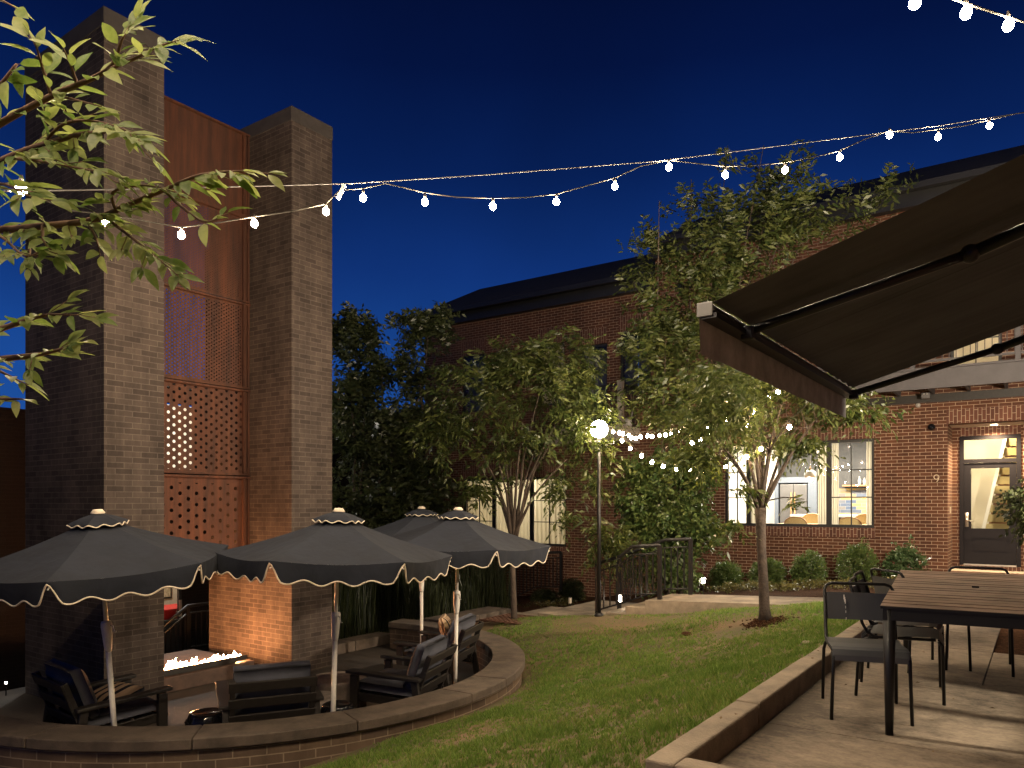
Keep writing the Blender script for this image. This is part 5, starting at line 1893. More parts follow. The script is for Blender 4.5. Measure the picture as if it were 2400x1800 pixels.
path_light(14, 1600, 9.6, "tiny lit path light at the far left edge beyond the dark chair", scale=0.45)

# ================================================================ TREES AND PLANTS
def unit(v):
    return v / np.maximum(np.linalg.norm(v, axis=-1, keepdims=True), 1e-6)

def spray_leaves(pos, dirs, L, nleaf, llen, lw, rng, droop=0.35, flat=0.6):
    """Leaves set alternately along short twigs; returns quads (N*4,3)."""
    n = len(pos)
    k = np.arange(nleaf)
    t = (k + 0.5) / nleaf
    up = np.array([0, 0, 1.0]) + rng.normal(0, flat, (n, 3))
    ax = unit(dirs)
    side = unit(np.cross(ax, up))
    nrm = unit(np.cross(side, ax))
    Ls = L * rng.uniform(0.7, 1.25, (n, 1, 1))
    base = pos[:, None, :] + ax[:, None, :] * (t[None, :, None] * Ls) - np.array([0, 0, 1.0]) * (droop * Ls * t[None, :, None] ** 2)
    base = base + rng.normal(0, 0.012, base.shape)
    sg = np.where(k % 2 == 0, 1.0, -1.0)[None, :, None]
    d = unit(ax[:, None, :] * 0.65 + side[:, None, :] * sg * 0.8 - np.array([0, 0, droop]) + rng.normal(0, 0.22, (n, nleaf, 3)))
    ll = llen * rng.uniform(0.45, 1.3, (n, nleaf, 1)) * (1.1 - 0.35 * np.abs(t - 0.45)[None, :, None])
    nn = unit(nrm[:, None, :] + rng.normal(0, 0.35, (n, nleaf, 3)))
    w = unit(np.cross(d, nn)) * lw * (ll / llen)
    mid = base + d * ll * 0.45 + nn * ll * 0.04
    tip = base + d * ll - np.array([0, 0, 1.0]) * ll * 0.12
    V = np.stack([base, mid + w, tip, mid - w], 2)
    return V.reshape(-1, 3)

def blob_points(blobs, n, rng, gap=0.0, shell=0.45):
    """blobs: (centre Vector, rx, ry, rz, weight); points in the ellipsoids and outward directions."""
    wts = np.array([b[4] for b in blobs], float)
    wts /= wts.sum()
    idx = rng.choice(len(blobs), n, p=wts)
    C_ = np.array([tuple(b[0]) for b in blobs])[idx]
    R_ = np.array([(b[1], b[2], b[3]) for b in blobs])[idx]
    u = unit(rng.normal(0, 1, (n, 3)))
    r = rng.uniform(0, 1, (n, 1)) ** shell
    P = C_ + u * r * R_
    if gap:
        q = np.sin(3.1 * P[:, 0] + 1.7 * np.sin(2.3 * P[:, 2])) * np.sin(2.7 * P[:, 1] + 1.9 * np.sin(2.9 * P[:, 0])) * np.sin(3.3 * P[:, 2] + P[:, 1])
        keep = q > -gap
        P, u = P[keep], u[keep]
    return P, u

def pxblob(px, py, d, rx, ry, depth=None, w=None):
    c = at(px, py, d)
    a, b = rx * d / F, ry * d / F
    dep = depth if depth else a * 0.8
    return (c, a * CT * CT + dep * ST * ST, dep * CT * CT + a * ST * ST, b, w if w else a * b)

def crown(name, blobs, n, parent, m, L=0.4, nleaf=10, llen=0.095, lw=0.018, seed=1, droop=0.35, gap=0.0, shell=0.45, upw=0.45, flat=0.6):
    rng = np.random.default_rng(seed)
    P, u = blob_points(blobs, n, rng, gap, shell)
    d = unit(u * 0.9 + np.array([0, 0, upw]) + rng.normal(0, 0.45, P.shape))
    V = spray_leaves(P - d * L * 0.5, d, L, nleaf, llen, lw, rng, droop, flat)
    return np_mesh(name, V, 4, m, parent)

def curved(a, b, bend, n=6, wob=0.03, rnd=random):
    a, b = Vector(a), Vector(b)
    out = []
    for i in range(n + 1):
        t = i / n
        p = a.lerp(b, t) + Vector(bend) * math.sin(math.pi * t)
        if 0 < i < n:
            p += Vector((rnd.uniform(-wob, wob), rnd.uniform(-wob, wob), rnd.uniform(-wob, wob)))
        out.append(p)
    return out

def trunk_mesh(name, stem, limbs, parent, m):
    """stem: (points, radii); limbs: list of (points, r0, r1)."""
    mb = MB()
    mb.tube(stem[0], stem[1], 14)
    t = mb.build(name, m, parent, smooth=True)
    for pts, r0, r1 in limbs:
        n = len(pts) - 1
        MB().tube(pts, [r0 + (r1 - r0) * i / n for i in range(n + 1)], 8).build("limb", m, t, smooth=True)
    return t

rnd = random.Random(21)
# --- the forked tree on the lawn
TD = 9.3
tb = at(1793, 1447, TD)
tA = thing("forked_tree", "slender forked tree on the lawn with small lit bulbs among its leaves", "tree", tuple(tb))
stem = [at(1794, 1452, TD), at(1792, 1430, TD), at(1789, 1360, TD), at(1785, 1290, TD), at(1783, 1230, TD), at(1782, 1190, TD)]
limbs = []
fork = at(1783, 1205, TD)
for (x, y, dd, r0) in ((1690, 1045, -0.3, 0.030), (1722, 985, 0.25, 0.032), (1752, 940, -0.2, 0.036), (1775, 900, 0.3, 0.030), (1800, 930, 0.5, 0.034), (1832, 950, -0.3, 0.036), (1880, 985, 0.2, 0.030), (1965, 935, -0.35, 0.034), (1650, 1010, 0.35, 0.022), (1815, 1000, -0.6, 0.024)):
    tip = at(x, y, TD + dd)
    mid = at(1783 + (x - 1783) * 0.42, 1205 + (y - 1205) * 0.56, TD + dd * 0.4)
    j = rnd.uniform(-0.02, 0.02)
    st0 = fork + Vector((j, j, rnd.uniform(-0.06, 0.08)))
    pts = [st0, st0.lerp(mid, 0.5) + Vector((0, 0, 0.015)), mid, mid.lerp(tip, 0.5) + Vector((rnd.uniform(-.03, .03), 0, 0.03)), tip]
    limbs.append((pts, r0, 0.006))
    for s in range(2):
        a = mid.lerp(tip, rnd.uniform(0.2, 0.7))
        limbs.append((curved(a, a + Vector((rnd.uniform(-0.5, 0.5), rnd.uniform(-0.4, 0.4), rnd.uniform(0.1, 0.45))), (0, 0, 0.05), 4, 0.02, rnd), 0.010, 0.003))
limbs.append((curved(at(1790, 1175, TD), at(1885, 1170, TD - 0.3), (0, 0, 0.04), 4, 0.01, rnd), 0.010, 0.004))
limbs.append((curved(at(1775, 1165, TD), at(1700, 1150, TD - 0.2), (0, 0, 0.05), 4, 0.01, rnd), 0.012, 0.004))
trunk_mesh("trunk", (stem, [0.085, 0.066, 0.058, 0.055, 0.060, 0.072]), limbs, tA, M["bark"])
blA = [pxblob(1775, 935, TD, 165, 80, 0.9), pxblob(1900, 935, TD, 130, 50, 0.7), pxblob(1660, 980, TD, 110, 60, 0.7), pxblob(1700, 905, TD, 130, 60, 0.7),
       pxblob(1995, 965, TD - 0.2, 115, 24, 0.35), pxblob(1868, 1172, TD - 0.25, 34, 12, 0.2, 0.012), pxblob(1715, 1135, TD - 0.15, 62, 24, 0.25, 0.08), pxblob(1880, 1040, TD, 75, 22, 0.3, 0.08),
       pxblob(1640, 1075, TD, 65, 36, 0.35, 0.12), pxblob(1770, 1045, TD, 70, 30, 0.5, 0.05), pxblob(1712, 1235, TD - 0.1, 38, 14, 0.12, 0.02)]
crown("crown", blA, 1080, tA, M["leaf"], L=0.36, nleaf=10, llen=0.098, lw=0.0175, seed=5, droop=0.42, gap=0.2, upw=0.2)

# --- the tall tree against the house
TC = 13.2
cb_ = at(1600, 1395, 14.2)
tC = thing("tall_tree", "tall loose tree rising above the house eaves behind the awning", "tree", tuple(cb_))
limbs = []
base = at(1600, 1395, 14.2)
for (x, y) in ((1480, 640), (1545, 470), (1620, 420), (1700, 400), (1790, 340), (1855, 360), (1920, 440), (1560, 800), (1720, 620), (1830, 560)):
    tip = at(x, y, TC + rnd.uniform(-0.8, 0.6))
    limbs.append((curved(base + Vector((0, 0, 1.0)), tip, (rnd.uniform(-0.3, 0.3), 0, -0.2), 8, 0.06, rnd), 0.045, 0.006))
trunk_mesh("trunk", ([base + Vector((0, 0, -0.3)), base + Vector((0, 0, 0.5)), base + Vector((0, 0, 1.1))], [0.10, 0.08, 0.075]), limbs, tC, M["bark"])
blC = [pxblob(1600, 700, TC, 150, 190, 0.9), pxblob(1540, 850, TC, 95, 160, 0.8), pxblob(1710, 580, TC, 190, 130, 0.9), pxblob(1700, 800, TC, 170, 160, 0.8), pxblob(1850, 500, TC, 130, 75, 0.7),
       pxblob(1800, 430, TC, 75, 70, 0.5, 0.22), pxblob(1640, 480, TC, 60, 60, 0.5, 0.16), pxblob(1960, 490, TC, 130, 55, 0.6, 0.22), pxblob(2060, 450, TC, 110, 40, 0.5, 0.08), pxblob(1500, 600, TC, 50, 90, 0.5, 0.2), pxblob(1620, 960, TC, 150, 80, 0.7)]
for (x, y0, y1, w_) in ((1700, 330, 420, 9), (1650, 345, 440, 9), (1895, 310, 420, 13), (1880, 350, 430, 10), (1525, 500, 600, 9), (1560, 450, 540, 9), (2075, 405, 470, 10), (2185, 400, 450, 8), (1990, 410, 470, 9), (1750, 350, 430, 9), (1830, 370, 430, 12)):
    blC.append(pxblob(x, (y0 + y1) / 2, TC, w_, (y1 - y0) / 2, 0.08, 0.03))
crown("crown", blC, 2700, tC, M["leaf"], L=0.48, nleaf=11, llen=0.135, lw=0.0215, seed=8, droop=0.3, gap=0.10, shell=0.5, upw=0.9)

# --- the slim multi-stemmed tree by the seat wall
TB = 13.0
bb = at(1206, 1470, TB)
tB = thing("slim_tree", "slim multi stemmed tree with banded bark in front of the curtained window", "tree", tuple(bb))
stem = [at(1206, 1476, TB), at(1205, 1440, TB), at(1203, 1370, TB), at(1201, 1300, TB), at(1203, 1255, TB)]
limbs = []
for (x, y, dd) in ((1120, 1090, 0.2), (1160, 1060, -0.3), (1190, 1020, 0.3), (1225, 990, -0.2), (1260, 1040, 0.25), (1300, 1000, -0.2), (1340, 960, 0.2), (1095, 1010, 0.1), (1270, 900, 0), (1150, 900, 0.3), (1330, 1075, -0.3)):
    s0 = at(1203 + rnd.uniform(-5, 5), 1268 + rnd.uniform(-8, 12), TB)
    tip = at(x, y, TB + dd)
    mid = at(1203 + (x - 1203) * 0.35, 1265 + (y - 1265) * 0.52, TB + dd * 0.4)
    limbs.append(([s0, s0.lerp(mid, 0.5), mid, mid.lerp(tip, 0.5) + Vector((0, 0, 0.03)), tip], 0.034, 0.006))
limbs.append((curved(at(1320, 1170, TB), at(1410, 1215, TB - 0.5), (0, 0, 0.12), 5, 0.02, rnd), 0.012, 0.005))
limbs.append((curved(at(1410, 1215, TB - 0.5), at(1500, 1290, TB - 0.6), (0, 0, 0.04), 5, 0.02, rnd), 0.009, 0.003))
trunk_mesh("trunk", (stem, [0.062, 0.054, 0.047, 0.044, 0.052]), limbs, tB, M["bark"])
blB = [pxblob(1250, 920, TB, 150, 130, 0.9), pxblob(1120, 930, TB, 105, 120, 0.8), pxblob(1370, 920, TB, 100, 120, 0.8), pxblob(1190, 1060, TB, 165, 60, 0.7), pxblob(1400, 1040, TB, 85, 70, 0.6), pxblob(1330, 830, TB, 110, 70, 0.6),
       pxblob(1200, 830, TB, 90, 50, 0.5), pxblob(1040, 1010, TB, 75, 80, 0.6, 0.25), pxblob(1330, 1130, TB, 70, 45, 0.5, 0.14), pxblob(1390, 1130, TB - 0.4, 55, 40, 0.3, 0.08), pxblob(1400, 1260, TB - 0.5, 42, 65, 0.3, 0.12), pxblob(1450, 1270, TB - 0.6, 40, 50, 0.3, 0.07), pxblob(1330, 1210, TB - 0.2, 45, 22, 0.2, 0.04), pxblob(1115, 1145, TB - 0.2, 45, 45, 0.25, 0.13), pxblob(1215, 1125, TB - 0.1, 75, 24, 0.3, 0.10), pxblob(1300, 1150, TB - 0.2, 45, 30, 0.25, 0.06), pxblob(1365, 990, 11.75, 32, 40, 0.2, 0.05), pxblob(1410, 1036, 11.75, 40, 10, 0.10, 0.03), pxblob(1420, 965, 11.8, 45, 14, 0.15, 0.035)]
crown("crown", blB, 2250, tB, M["leaf"], L=0.47, nleaf=10, llen=0.130, lw=0.0205, seed=12, droop=0.5, gap=0.08, upw=0.35)

# --- dark trees behind the reeds
for k, (lab, bx, blobs, seed) in enumerate((
        ("dark bushy tree behind the reeds, nearest the right brick pier", 850, [(830, 880, 75, 120), (890, 865, 80, 110), (850, 1010, 110, 130), (840, 1180, 110, 110)], 31),
        ("dark bushy tree behind the reeds, beside the corner of the brick house", 985, [(975, 890, 75, 140), (1015, 825, 45, 75), (960, 1030, 110, 140), (980, 1190, 130, 110)], 32))):
    d = 15.6
    p0 = at(bx, 1440, d)
    t = thing("background_tree", lab, "tree", tuple(p0), "dark trees behind the reeds")
    limbs = [(curved(p0 + Vector((0, 0, 0.6)), at(x + rnd.uniform(-20, 20), y - 40, d), (rnd.uniform(-0.3, 0.3), 0, 0), 7, 0.06, rnd), 0.05, 0.008) for x, y, rx, ry in blobs[:3]]
    trunk_mesh("trunk", ([p0 + Vector((0, 0, -0.8)), p0 + Vector((0, 0, 0.7))], [0.11, 0.08]), limbs, t, M["bark"])
    bl = [pxblob(x, y, d, rx, ry, 0.8) for x, y, rx, ry in blobs]
    for j in range(9):
        x, y, rx, ry = blobs[j % 2]
        bl.append(pxblob(x + rnd.uniform(-0.9, 0.9) * rx, y - ry + rnd.uniform(-5, 35), d, 14, 42, 0.15, 0.05))
    crown("crown", bl, 1700, t, M["leaf_dark"], L=0.45, nleaf=10, llen=0.13, lw=0.030, seed=seed, droop=0.35, gap=0.14, upw=0.7)

# --- tall hedge by the steps
HD = 13.6
hb = at(1565, 1385, HD)
hg = thing("tall_hedge_shrub", "tall dense leafy shrub by the steps, between globe lamp and forked tree", "shrub", tuple(hb))
limbs = [(curved(hb, at(x, y, HD), (0, 0, 0), 5, 0.05, rnd), 0.03, 0.006) for x, y in ((1490, 1150), (1540, 1080), (1600, 1070), (1650, 1120))]
trunk_mesh("trunk", ([hb + Vector((0, 0, -0.4)), hb + Vector((0, 0, 0.3))], [0.06, 0.05]), limbs, hg, M["bark"])
blH = [pxblob(1560, 1190, HD, 105, 150, 0.75), pxblob(1600, 1270, HD, 95, 105, 0.7), pxblob(1520, 1290, HD, 80, 90, 0.6), pxblob(1500, 1150, HD, 55, 90, 0.5), pxblob(1620, 1110, HD, 60, 70, 0.5)]
crown("foliage", blH, 3000, hg, M["leaf_hedge"], L=0.30, nleaf=9, llen=0.085, lw=0.025, seed=17, droop=0.4, gap=0.25, shell=0.35, upw=0.3)

# --- clipped bushes along the wall
bushes = [(1702, 1352, 46, 38, "round clipped bush right of the lit path light, first along the wall", "leaf_box"),
          (1800, 1348, 48, 40, "round clipped bush behind the trunk of the forked tree", "leaf_box"),
          (1896, 1335, 44, 46, "taller clipped bush just right of the forked tree trunk", "leaf_box"),
          (2008, 1325, 52, 50, "pointed bush under the right end of the kitchen window sill", "leaf_box"),
          (2122, 1335, 52, 55, "glossy leaved bush beside the table corner, nearest the numbered door", "leaf_glossy"),
          (1341, 1390, 36, 36, "dark round bush left of the lamp pole at the foot of the wall", "leaf_dark"),
          (1278, 1405, 40, 24, "low dark bush between the well railing and the round bush", "leaf_dark")]
for k, (px, py, rx, ry, lab, mm) in enumerate(bushes):
    c = on_y(px, py, 15.75)
    d = (c - Vector((0, 0, H))).dot(Vector((-ST, CT, 0)))
    g = thing("clipped_bush", lab, "bush", (c.x, c.y, c.z - ry * d / F), "bushes along the house wall")
    MB().tube([(c.x, c.y, c.z - ry * d / F - 0.25), (c.x, c.y, c.z)], 0.025, 6).build("stem", M["bark"], g)
    a, b = 0.86 * rx * d / F, 0.95 * ry * d / F
    bl = [(c, a, a * 0.9, b, 1.0), (c + Vector((a * 0.3, -0.08, b * 0.25)), a * 0.6, a * 0.6, b * 0.8, 0.4), (c + Vector((-a * 0.35, -0.05, -b * 0.1)), a * 0.6, a * 0.6, b * 0.8, 0.4)]
    for j in range(4):
        aa = rnd.uniform(0, 6.28)
        bl.append((c + Vector((a * 0.6 * math.cos(aa), -0.05, b * 0.6 * math.sin(aa))), a * 0.45, a * 0.45, b * 0.42, 0.12))
    if k in (3, 4):
        bl.append((c + Vector((0.08, 0, b * 0.95)), 0.10, 0.10, 0.22, 0.05))
        bl.append((c + Vector((-0.12, 0, b * 0.8)), 0.07, 0.07, 0.20, 0.03))
    big = mm == "leaf_glossy"
    crown("foliage", bl, 520 if big else 850, g, M[mm], L=0.11, nleaf=9, llen=0.058 if big else 0.042, lw=0.020 if big else 0.013, seed=40 + k, droop=0.15, shell=0.22, upw=0.5)

# --- low yellow-green ground cover under the bushes
def cover():
    rng = np.random.default_rng(77)
    P = []
    for px, py, r in ((1712, 1392, 34), (1770, 1394, 26), (1830, 1392, 40), (1905, 1392, 40), (1975, 1392, 44), (2100, 1392, 30), (1300, 1425, 60)):
        c = on_y(px, py, 14.6)
        n = 90
        q = np.stack([c.x + rng.normal(0, r * 14.6 / F, n), 14.6 + rng.normal(0, 0.22, n), np.zeros(n)], -1)
        q[:, 2] = bed_z(q[:, 0], q[:, 1]) + rng.uniform(0.0, 0.10, n)
        P.append(q)
    P = np.concatenate(P)
    d = unit(rng.normal(0, 0.6, P.shape) + np.array([0, 0, 0.9]))
    V = spray_leaves(P, d, 0.12, 7, 0.05, 0.014, rng, 0.4)
    o = np_mesh("ground_cover", V, 4, M["cover"])
    tag(o, "low yellow green ground cover in the mulch below the bushes", "ground cover", kind="stuff")
cover()

# --- reeds behind the terrace
def reeds():
    rng = np.random.default_rng(5)
    n = 9000
    X = rng.uniform(-11.2, -9.68, n)
    Y = rng.uniform(7.8, 12.4, n)
    k = rng.uniform(0, 1, n) < 0.30
    X = np.where(k, rng.uniform(-9.7, -8.66, n), X)
    Y = np.where(k, rng.uniform(9.75, 12.4, n), Y)
    Z0 = np.full(n, -1.0)
    hh = rng.uniform(0.75, 1.35, n) * (0.85 + 0.25 * np.sin(2.1 * Y + 1.3 * X))
    a = rng.uniform(0, 2 * np.pi, n)
    w = rng.uniform(0.004, 0.008, n)
    lx, ly = rng.normal(0, 0.07, n), rng.normal(0, 0.07, n)
    A = np.stack([X - w * np.cos(a), Y - w * np.sin(a), Z0], -1)
    B = np.stack([X + w * np.cos(a), Y + w * np.sin(a), Z0], -1)
    T = np.stack([X + lx + 0.6 * w * np.cos(a), Y + ly + 0.6 * w * np.sin(a), Z0 + hh], -1)
    T2 = np.stack([X + lx - 0.6 * w * np.cos(a), Y + ly - 0.6 * w * np.sin(a), Z0 + hh], -1)
    V = np.stack([A, B, T, T2], 1).reshape(-1, 3)
    o = np_mesh("reeds", V, 4, M["reed"])
    tag(o, "dense stand of thin dark green reeds behind the terrace", "reeds", kind="stuff")
    MB().box(-11.4, -9.665, 7.76, 12.5, -1.5, -0.99).build("reed_bed", M["soil"])
    struct(COL.objects["reed_bed"])
    MB().box(-9.665, -8.53, 9.74, 12.5, -1.5, -0.992).build("reed_bed", M["soil"])
    struct(COL.objects["reed_bed.001"])
reeds()

# --- tree grate at the slim tree
gp = Vector((bb.x, bb.y))
gt = MB()
zc = float(lawn_z(bb.x, bb.y))
for k in range(9):
    s = -0.42 + 0.105 * k
    gt.box(gp.x - 0.44, gp.x + 0.44, gp.y + s - 0.016, gp.y + s + 0.016, zc + 0.012, zc + 0.030)
    gt.box(gp.x + s - 0.016, gp.x + s + 0.016, gp.y - 0.44, gp.y + 0.44, zc + 0.010, zc + 0.028)
tag(gt.build("tree_grate", M["grate"]), "rusty square grid grate round the foot of the slim tree", "grate")
# mulch ring at the forked tree
mr = MB()
zt_ = float(lawn_z(tb.x, tb.y))
for k in range(420):
    a, r = rnd.uniform(0, 6.283), abs(rnd.gauss(0, 0.16))
    x, y = tb.x + r * math.cos(a), tb.y + r * math.sin(a)
    z = float(lawn_z(x, y)) + 0.045 * math.exp(-(r / 0.14) ** 2) + rnd.uniform(0, 0.012)
    Mx = Matrix.Translation((x, y, z)) @ Euler((rnd.uniform(-0.6, 0.6), rnd.uniform(-0.6, 0.6), rnd.uniform(0, 6.28))).to_matrix().to_4x4()
    mr.box(-0.022, 0.022, -0.007, 0.007, -0.004, 0.004, Mx)
o = mr.build("mulch_chips", M["mulch"])
tag(o, "dark bark chips heaped round the foot of the forked tree", "mulch", kind="stuff")
p = on_z(1610, 1444, -0.1)
o = MB().lathe([(0.05, -0.02), (0.075, 0.01), (0.05, 0.035), (0.001, 0.042)], (p.x, p.y, float(lawn_z(p.x, p.y))), 9).build("stone", M["mulch"], None)
tag(o, "small dark clod lying on the dry lawn below the walkway", "stone")
p = on_z(1900, 1502, 0.05)
o = MB().lathe([(0.09, -0.01), (0.07, 0.012), (0.001, 0.02)], (p.x, p.y, float(lawn_z(p.x, p.y))), 12).build("valve_cover", M["kerb"], None, smooth=True)
tag(o, "pale round cover set in the grass left of the nearest chair", "valve cover")

# --- fallen leaves on the patio, steps and lawn
def litter():
    rng = np.random.default_rng(314)
    V = []
    for k in range(170):
        if k < 60:
            x, y = rng.uniform(-1.3, 1.6), rng.uniform(3.2, 10.5)
            z = 0.004
        elif k < 80:
            x, y, z = rng.uniform(-1.52, -1.40), rng.uniform(3.3, 10.5), 0.158
        else:
            x, y = rng.uniform(-5.5, -1.7), rng.uniform(3.5, 10.6)
            if math.hypot(x - CIR.x, y - CIR.y) < R_OUT + 0.1:
                continue
            z = float(lawn_z(x, y)) + 0.02
        a, L, w = rng.uniform(0, 6.28), rng.uniform(0.018, 0.045), rng.uniform(0.006, 0.012)
        d, s = np.array([math.cos(a), math.sin(a), 0]), np.array([-math.sin(a), math.cos(a), 0])
        p = np.array([x, y, z])
        up = np.array([0, 0, 1.0])
        V += [p - d * L / 2, p + s * w + up * 0.006, p + d * L / 2 + up * rng.uniform(0, 0.008), p - s * w + up * 0.004]
    o = np_mesh("fallen_leaves", np.array(V), 4, M["dry"])
    tag(o, "small dry fallen leaves scattered on the patio, kerb and lawn", "fallen leaves", kind="stuff")
M["dry"] = leafmat("dry_leaf", (0.05, 0.028, 0.012), (0.20, 0.13, 0.05), 0.1, rough=0.8)
litter()

# --- dark shrub at the right edge
c = at(2442, 1180, 8.6)
g = thing("potted_shrub", "dark leafy standard shrub cut by the right edge before the door", "shrub", (c.x, c.y, -0.02))
MB().tube([(c.x, c.y, -0.02), (c.x, c.y, c.z)], 0.022, 8).build("trunk", M["bark"], g)
crown("crown", [(c, 0.38, 0.36, 0.36, 1.0)], 420, g, M["leaf_dark"], L=0.2, nleaf=8, llen=0.062, lw=0.019, seed=91, droop=0.5, shell=0.33, upw=0.1)

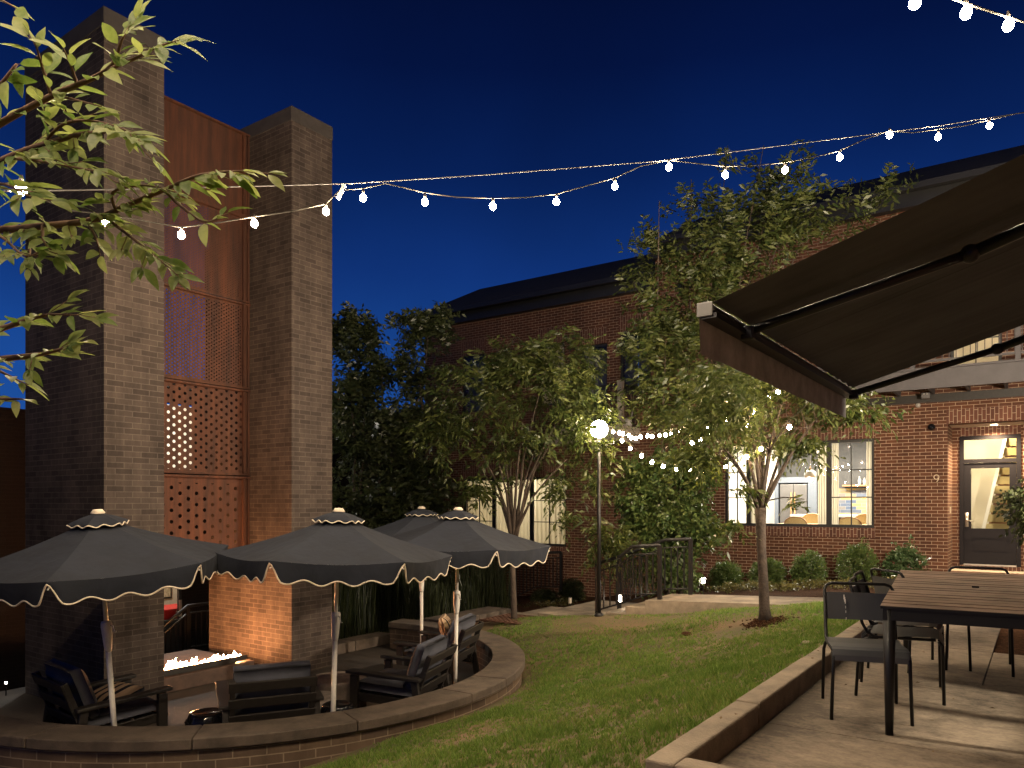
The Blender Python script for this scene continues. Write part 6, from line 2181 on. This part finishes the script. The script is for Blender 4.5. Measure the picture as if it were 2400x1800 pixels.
# --- near branches reaching in from the left
def near_tree():
    rn = random.Random(4)
    t = thing("near_tree", "near tree at the left edge with large lit leaves on reaching twigs", "tree", tuple(at(-500, 1900, 2.9)))
    base = at(-480, 1900, 2.9)
    MB().tube([base + Vector((0, 0, -0.9)), at(-470, 1300, 2.9), at(-430, 800, 2.9), at(-400, 300, 2.8), at(-380, -200, 2.7)], [0.10, 0.085, 0.07, 0.05, 0.03], 12).build("trunk", M["bark"], t, smooth=True)
    TWIGS = [
        # main branch polylines in photo pixels with distance, and how many leaf-bearing side twigs
        ([(-400, 420, 2.7), (-150, 380, 2.5), (0, 290, 2.35), (120, 225, 2.3), (250, 165, 2.25), (285, 95, 2.2), (300, 65, 2.2)], 26, 1.15),
        ([(120, 225, 2.3), (100, 160, 2.25), (85, 110, 2.2), (70, 85, 2.2)], 10, 1.15),
        ([(180, 196, 2.28), (165, 150, 2.25), (150, 115, 2.2)], 8, 1.05),
        ([(250, 165, 2.25), (310, 140, 2.2), (370, 110, 2.15), (415, 95, 2.1)], 16, 1.15),
        ([(130, 222, 2.3), (180, 235, 2.25), (240, 250, 2.2)], 9, 1.0),
        ([(0, 200, 2.3), (40, 150, 2.3), (-40, 260, 2.3)], 8, 1.0),
        ([(-400, 600, 2.7), (-120, 440, 2.45), (20, 370, 2.3), (100, 340, 2.25), (190, 315, 2.2), (270, 310, 2.1), (335, 335, 2.05)], 40, 1.05),
        ([(100, 340, 2.25), (150, 290, 2.2), (230, 285, 2.15), (320, 315, 2.1)], 22, 0.95),
        ([(20, 370, 2.3), (110, 380, 2.2), (190, 395, 2.1), (250, 405, 2.05)], 24, 1.0),
        ([(-100, 450, 2.4), (0, 430, 2.3), (70, 460, 2.2), (120, 470, 2.15)], 16, 1.05),
        ([(-400, 700, 2.7), (-100, 560, 2.5), (55, 535, 2.4), (205, 518, 2.3), (290, 485, 2.25), (385, 445, 2.2), (470, 410, 2.15), (570, 400, 2.1)], 46, 1.0),
        ([(240, 505, 2.28), (300, 550, 2.2), (350, 590, 2.15), (400, 630, 2.1)], 30, 0.95),
        ([(385, 445, 2.2), (420, 480, 2.15), (480, 520, 2.1), (530, 500, 2.1)], 14, 0.9),
        ([(270, 490, 2.25), (265, 450, 2.2), (330, 435, 2.2), (380, 440, 2.15)], 18, 0.9),
        ([(55, 535, 2.4), (70, 575, 2.35), (66, 630, 2.3)], 12, 0.9),
        ([(100, 530, 2.35), (105, 570, 2.3), (150, 610, 2.3)], 12, 0.9),
        ([(205, 518, 2.3), (225, 560, 2.25), (235, 600, 2.2)], 8, 0.9),
        ([(-60, 520, 2.4), (10, 560, 2.35), (60, 600, 2.3), (110, 580, 2.3)], 20, 0.95),
        ([(-300, 900, 2.7), (-80, 800, 2.5), (20, 765, 2.4), (100, 740, 2.35), (185, 738, 2.3)], 26, 1.0),
        ([(-200, 900, 2.6), (-40, 850, 2.45), (60, 835, 2.4), (120, 825, 2.35), (180, 805, 2.3)], 20, 0.95),
        ([(-40, 850, 2.45), (20, 880, 2.4), (60, 900, 2.4)], 9, 1.0),
        ([(-200, 980, 2.6), (-60, 930, 2.45), (0, 935, 2.4), (55, 935, 2.35)], 9, 0.9),
        ([(-60, -10, 2.3), (0, 0, 2.25), (40, 20, 2.2)], 5, 1.0),
    ]
    V, Fc, seg = [], [], MB()
    def leaf(base, d, nrm, L):
        w = L * rn.uniform(0.17, 0.235)
        s = d.cross(nrm).normalized()
        n0 = len(V)
        K = 6
        curl = rn.uniform(0.05, 0.3)
        fold = rn.uniform(0.1, 0.45)
        for i in range(K + 1):
            u = i / K
            c = base + d * (L * (u + 0.10)) - nrm * (curl * L * u * u)
            wd = w * (math.sin(math.pi * (u ** 0.80)) ** 0.9) * (1.0 if i else 0.0)
            wave = 0.06 * w * math.sin(9 * u)
            V.append(tuple(c + s * wd + nrm * (wd * fold + wave)))
            V.append(tuple(c))
            V.append(tuple(c - s * wd + nrm * (wd * fold - wave)))
        for i in range(K):
            q = n0 + 3 * i
            Fc.append((q, q + 1, q + 4, q + 3))
            Fc.append((q + 1, q + 2, q + 5, q + 4))
        seg.tube([base, base + d * L * 0.12], 0.0011, 4)
    view = Vector((-ST, CT, 0))
    for pts, nl, sc in TWIGS:
        nl = max(4, int(nl * 0.88))
        W = [at(*p) for p in pts]
        r0 = 0.013 if pts[0][0] < -150 else 0.0042
        # smooth the path
        P = []
        for i in range(len(W) - 1):
            a = W[max(i - 1, 0)]
            b, c, d = W[i], W[i + 1], W[min(i + 2, len(W) - 1)]
            for k in range(5):
                u = k / 5
                P.append(0.5 * ((2 * b) + (c - a) * u + (2 * a - 5 * b + 4 * c - d) * u * u + (-a + 3 * b - 3 * c + d) * u ** 3))
        P.append(W[-1])
        n = len(P) - 1
        seg.tube(P, [r0 * (1 - i / n) ** 0.8 + 0.0014 for i in range(n + 1)], 6)
        vis = [i for i in range(n) if (P[i] - Vector((0, 0, H))).dot(view) > 0.3 and ((P[i].x * CT + P[i].y * ST) / max(0.1, P[i].dot(view))) * F + CX > -110]
        if not vis:
            continue
        i0 = vis[0]
        lst = []
        for k in range(nl):
            u = i0 + (n - i0) * ((k + 0.6) / nl) ** 0.9
            lst.append((min(u, n - 0.001), k))
        for u, k in lst:
            i = int(u)
            b = P[i].lerp(P[i + 1], u - i)
            ax = (P[min(i + 1, n)] - P[max(i - 1, 0)]).normalized()
            up = Vector((rn.gauss(0, 0.45), rn.gauss(0, 0.45), 1.0)) - view * rn.uniform(0.1, 1.0)
            sd = ax.cross(up).normalized()
            sg = 1 if k % 2 else -1
            d = (ax * rn.uniform(0.5, 1.0) + sd * sg * rn.uniform(0.5, 1.0) + Vector((0, 0, rn.uniform(-0.45, 0.12)))).normalized()
            if k == nl - 1:
                d = (ax + Vector((0, 0, -0.1))).normalized()
            nr = (up - d * up.dot(d)).normalized()
            off = 0.0
            if rn.random() < 0.35 and nl > 12:
                # a short side twig with three leaves
                e = b + d * rn.uniform(0.04, 0.09)
                seg.tube([b, e], 0.0014, 4)
                for q in (-1, 0, 1):
                    dd = (d + sd * 0.7 * q + ax * 0.3 * rn.uniform(-1, 1)).normalized()
                    leaf(e - d * 0.01 * abs(q), dd, (up - dd * up.dot(dd)).normalized(), 0.068 * sc * rn.uniform(0.65, 1.15))
            leaf(b, d, nr, 0.078 * sc * rn.uniform(0.65, 1.2))
    me = bpy.data.meshes.new("foliage")
    me.from_pydata(V, [], Fc)
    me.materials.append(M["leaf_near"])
    me.polygons.foreach_set("use_smooth", [True] * len(me.polygons))
    me.update()
    link("foliage", me, t)
    seg.build("branches", M["twig"], t, smooth=True)
near_tree()

for ob in list(COL.objects):
    if ob.type == "LIGHT":
        ob.visible_camera = True
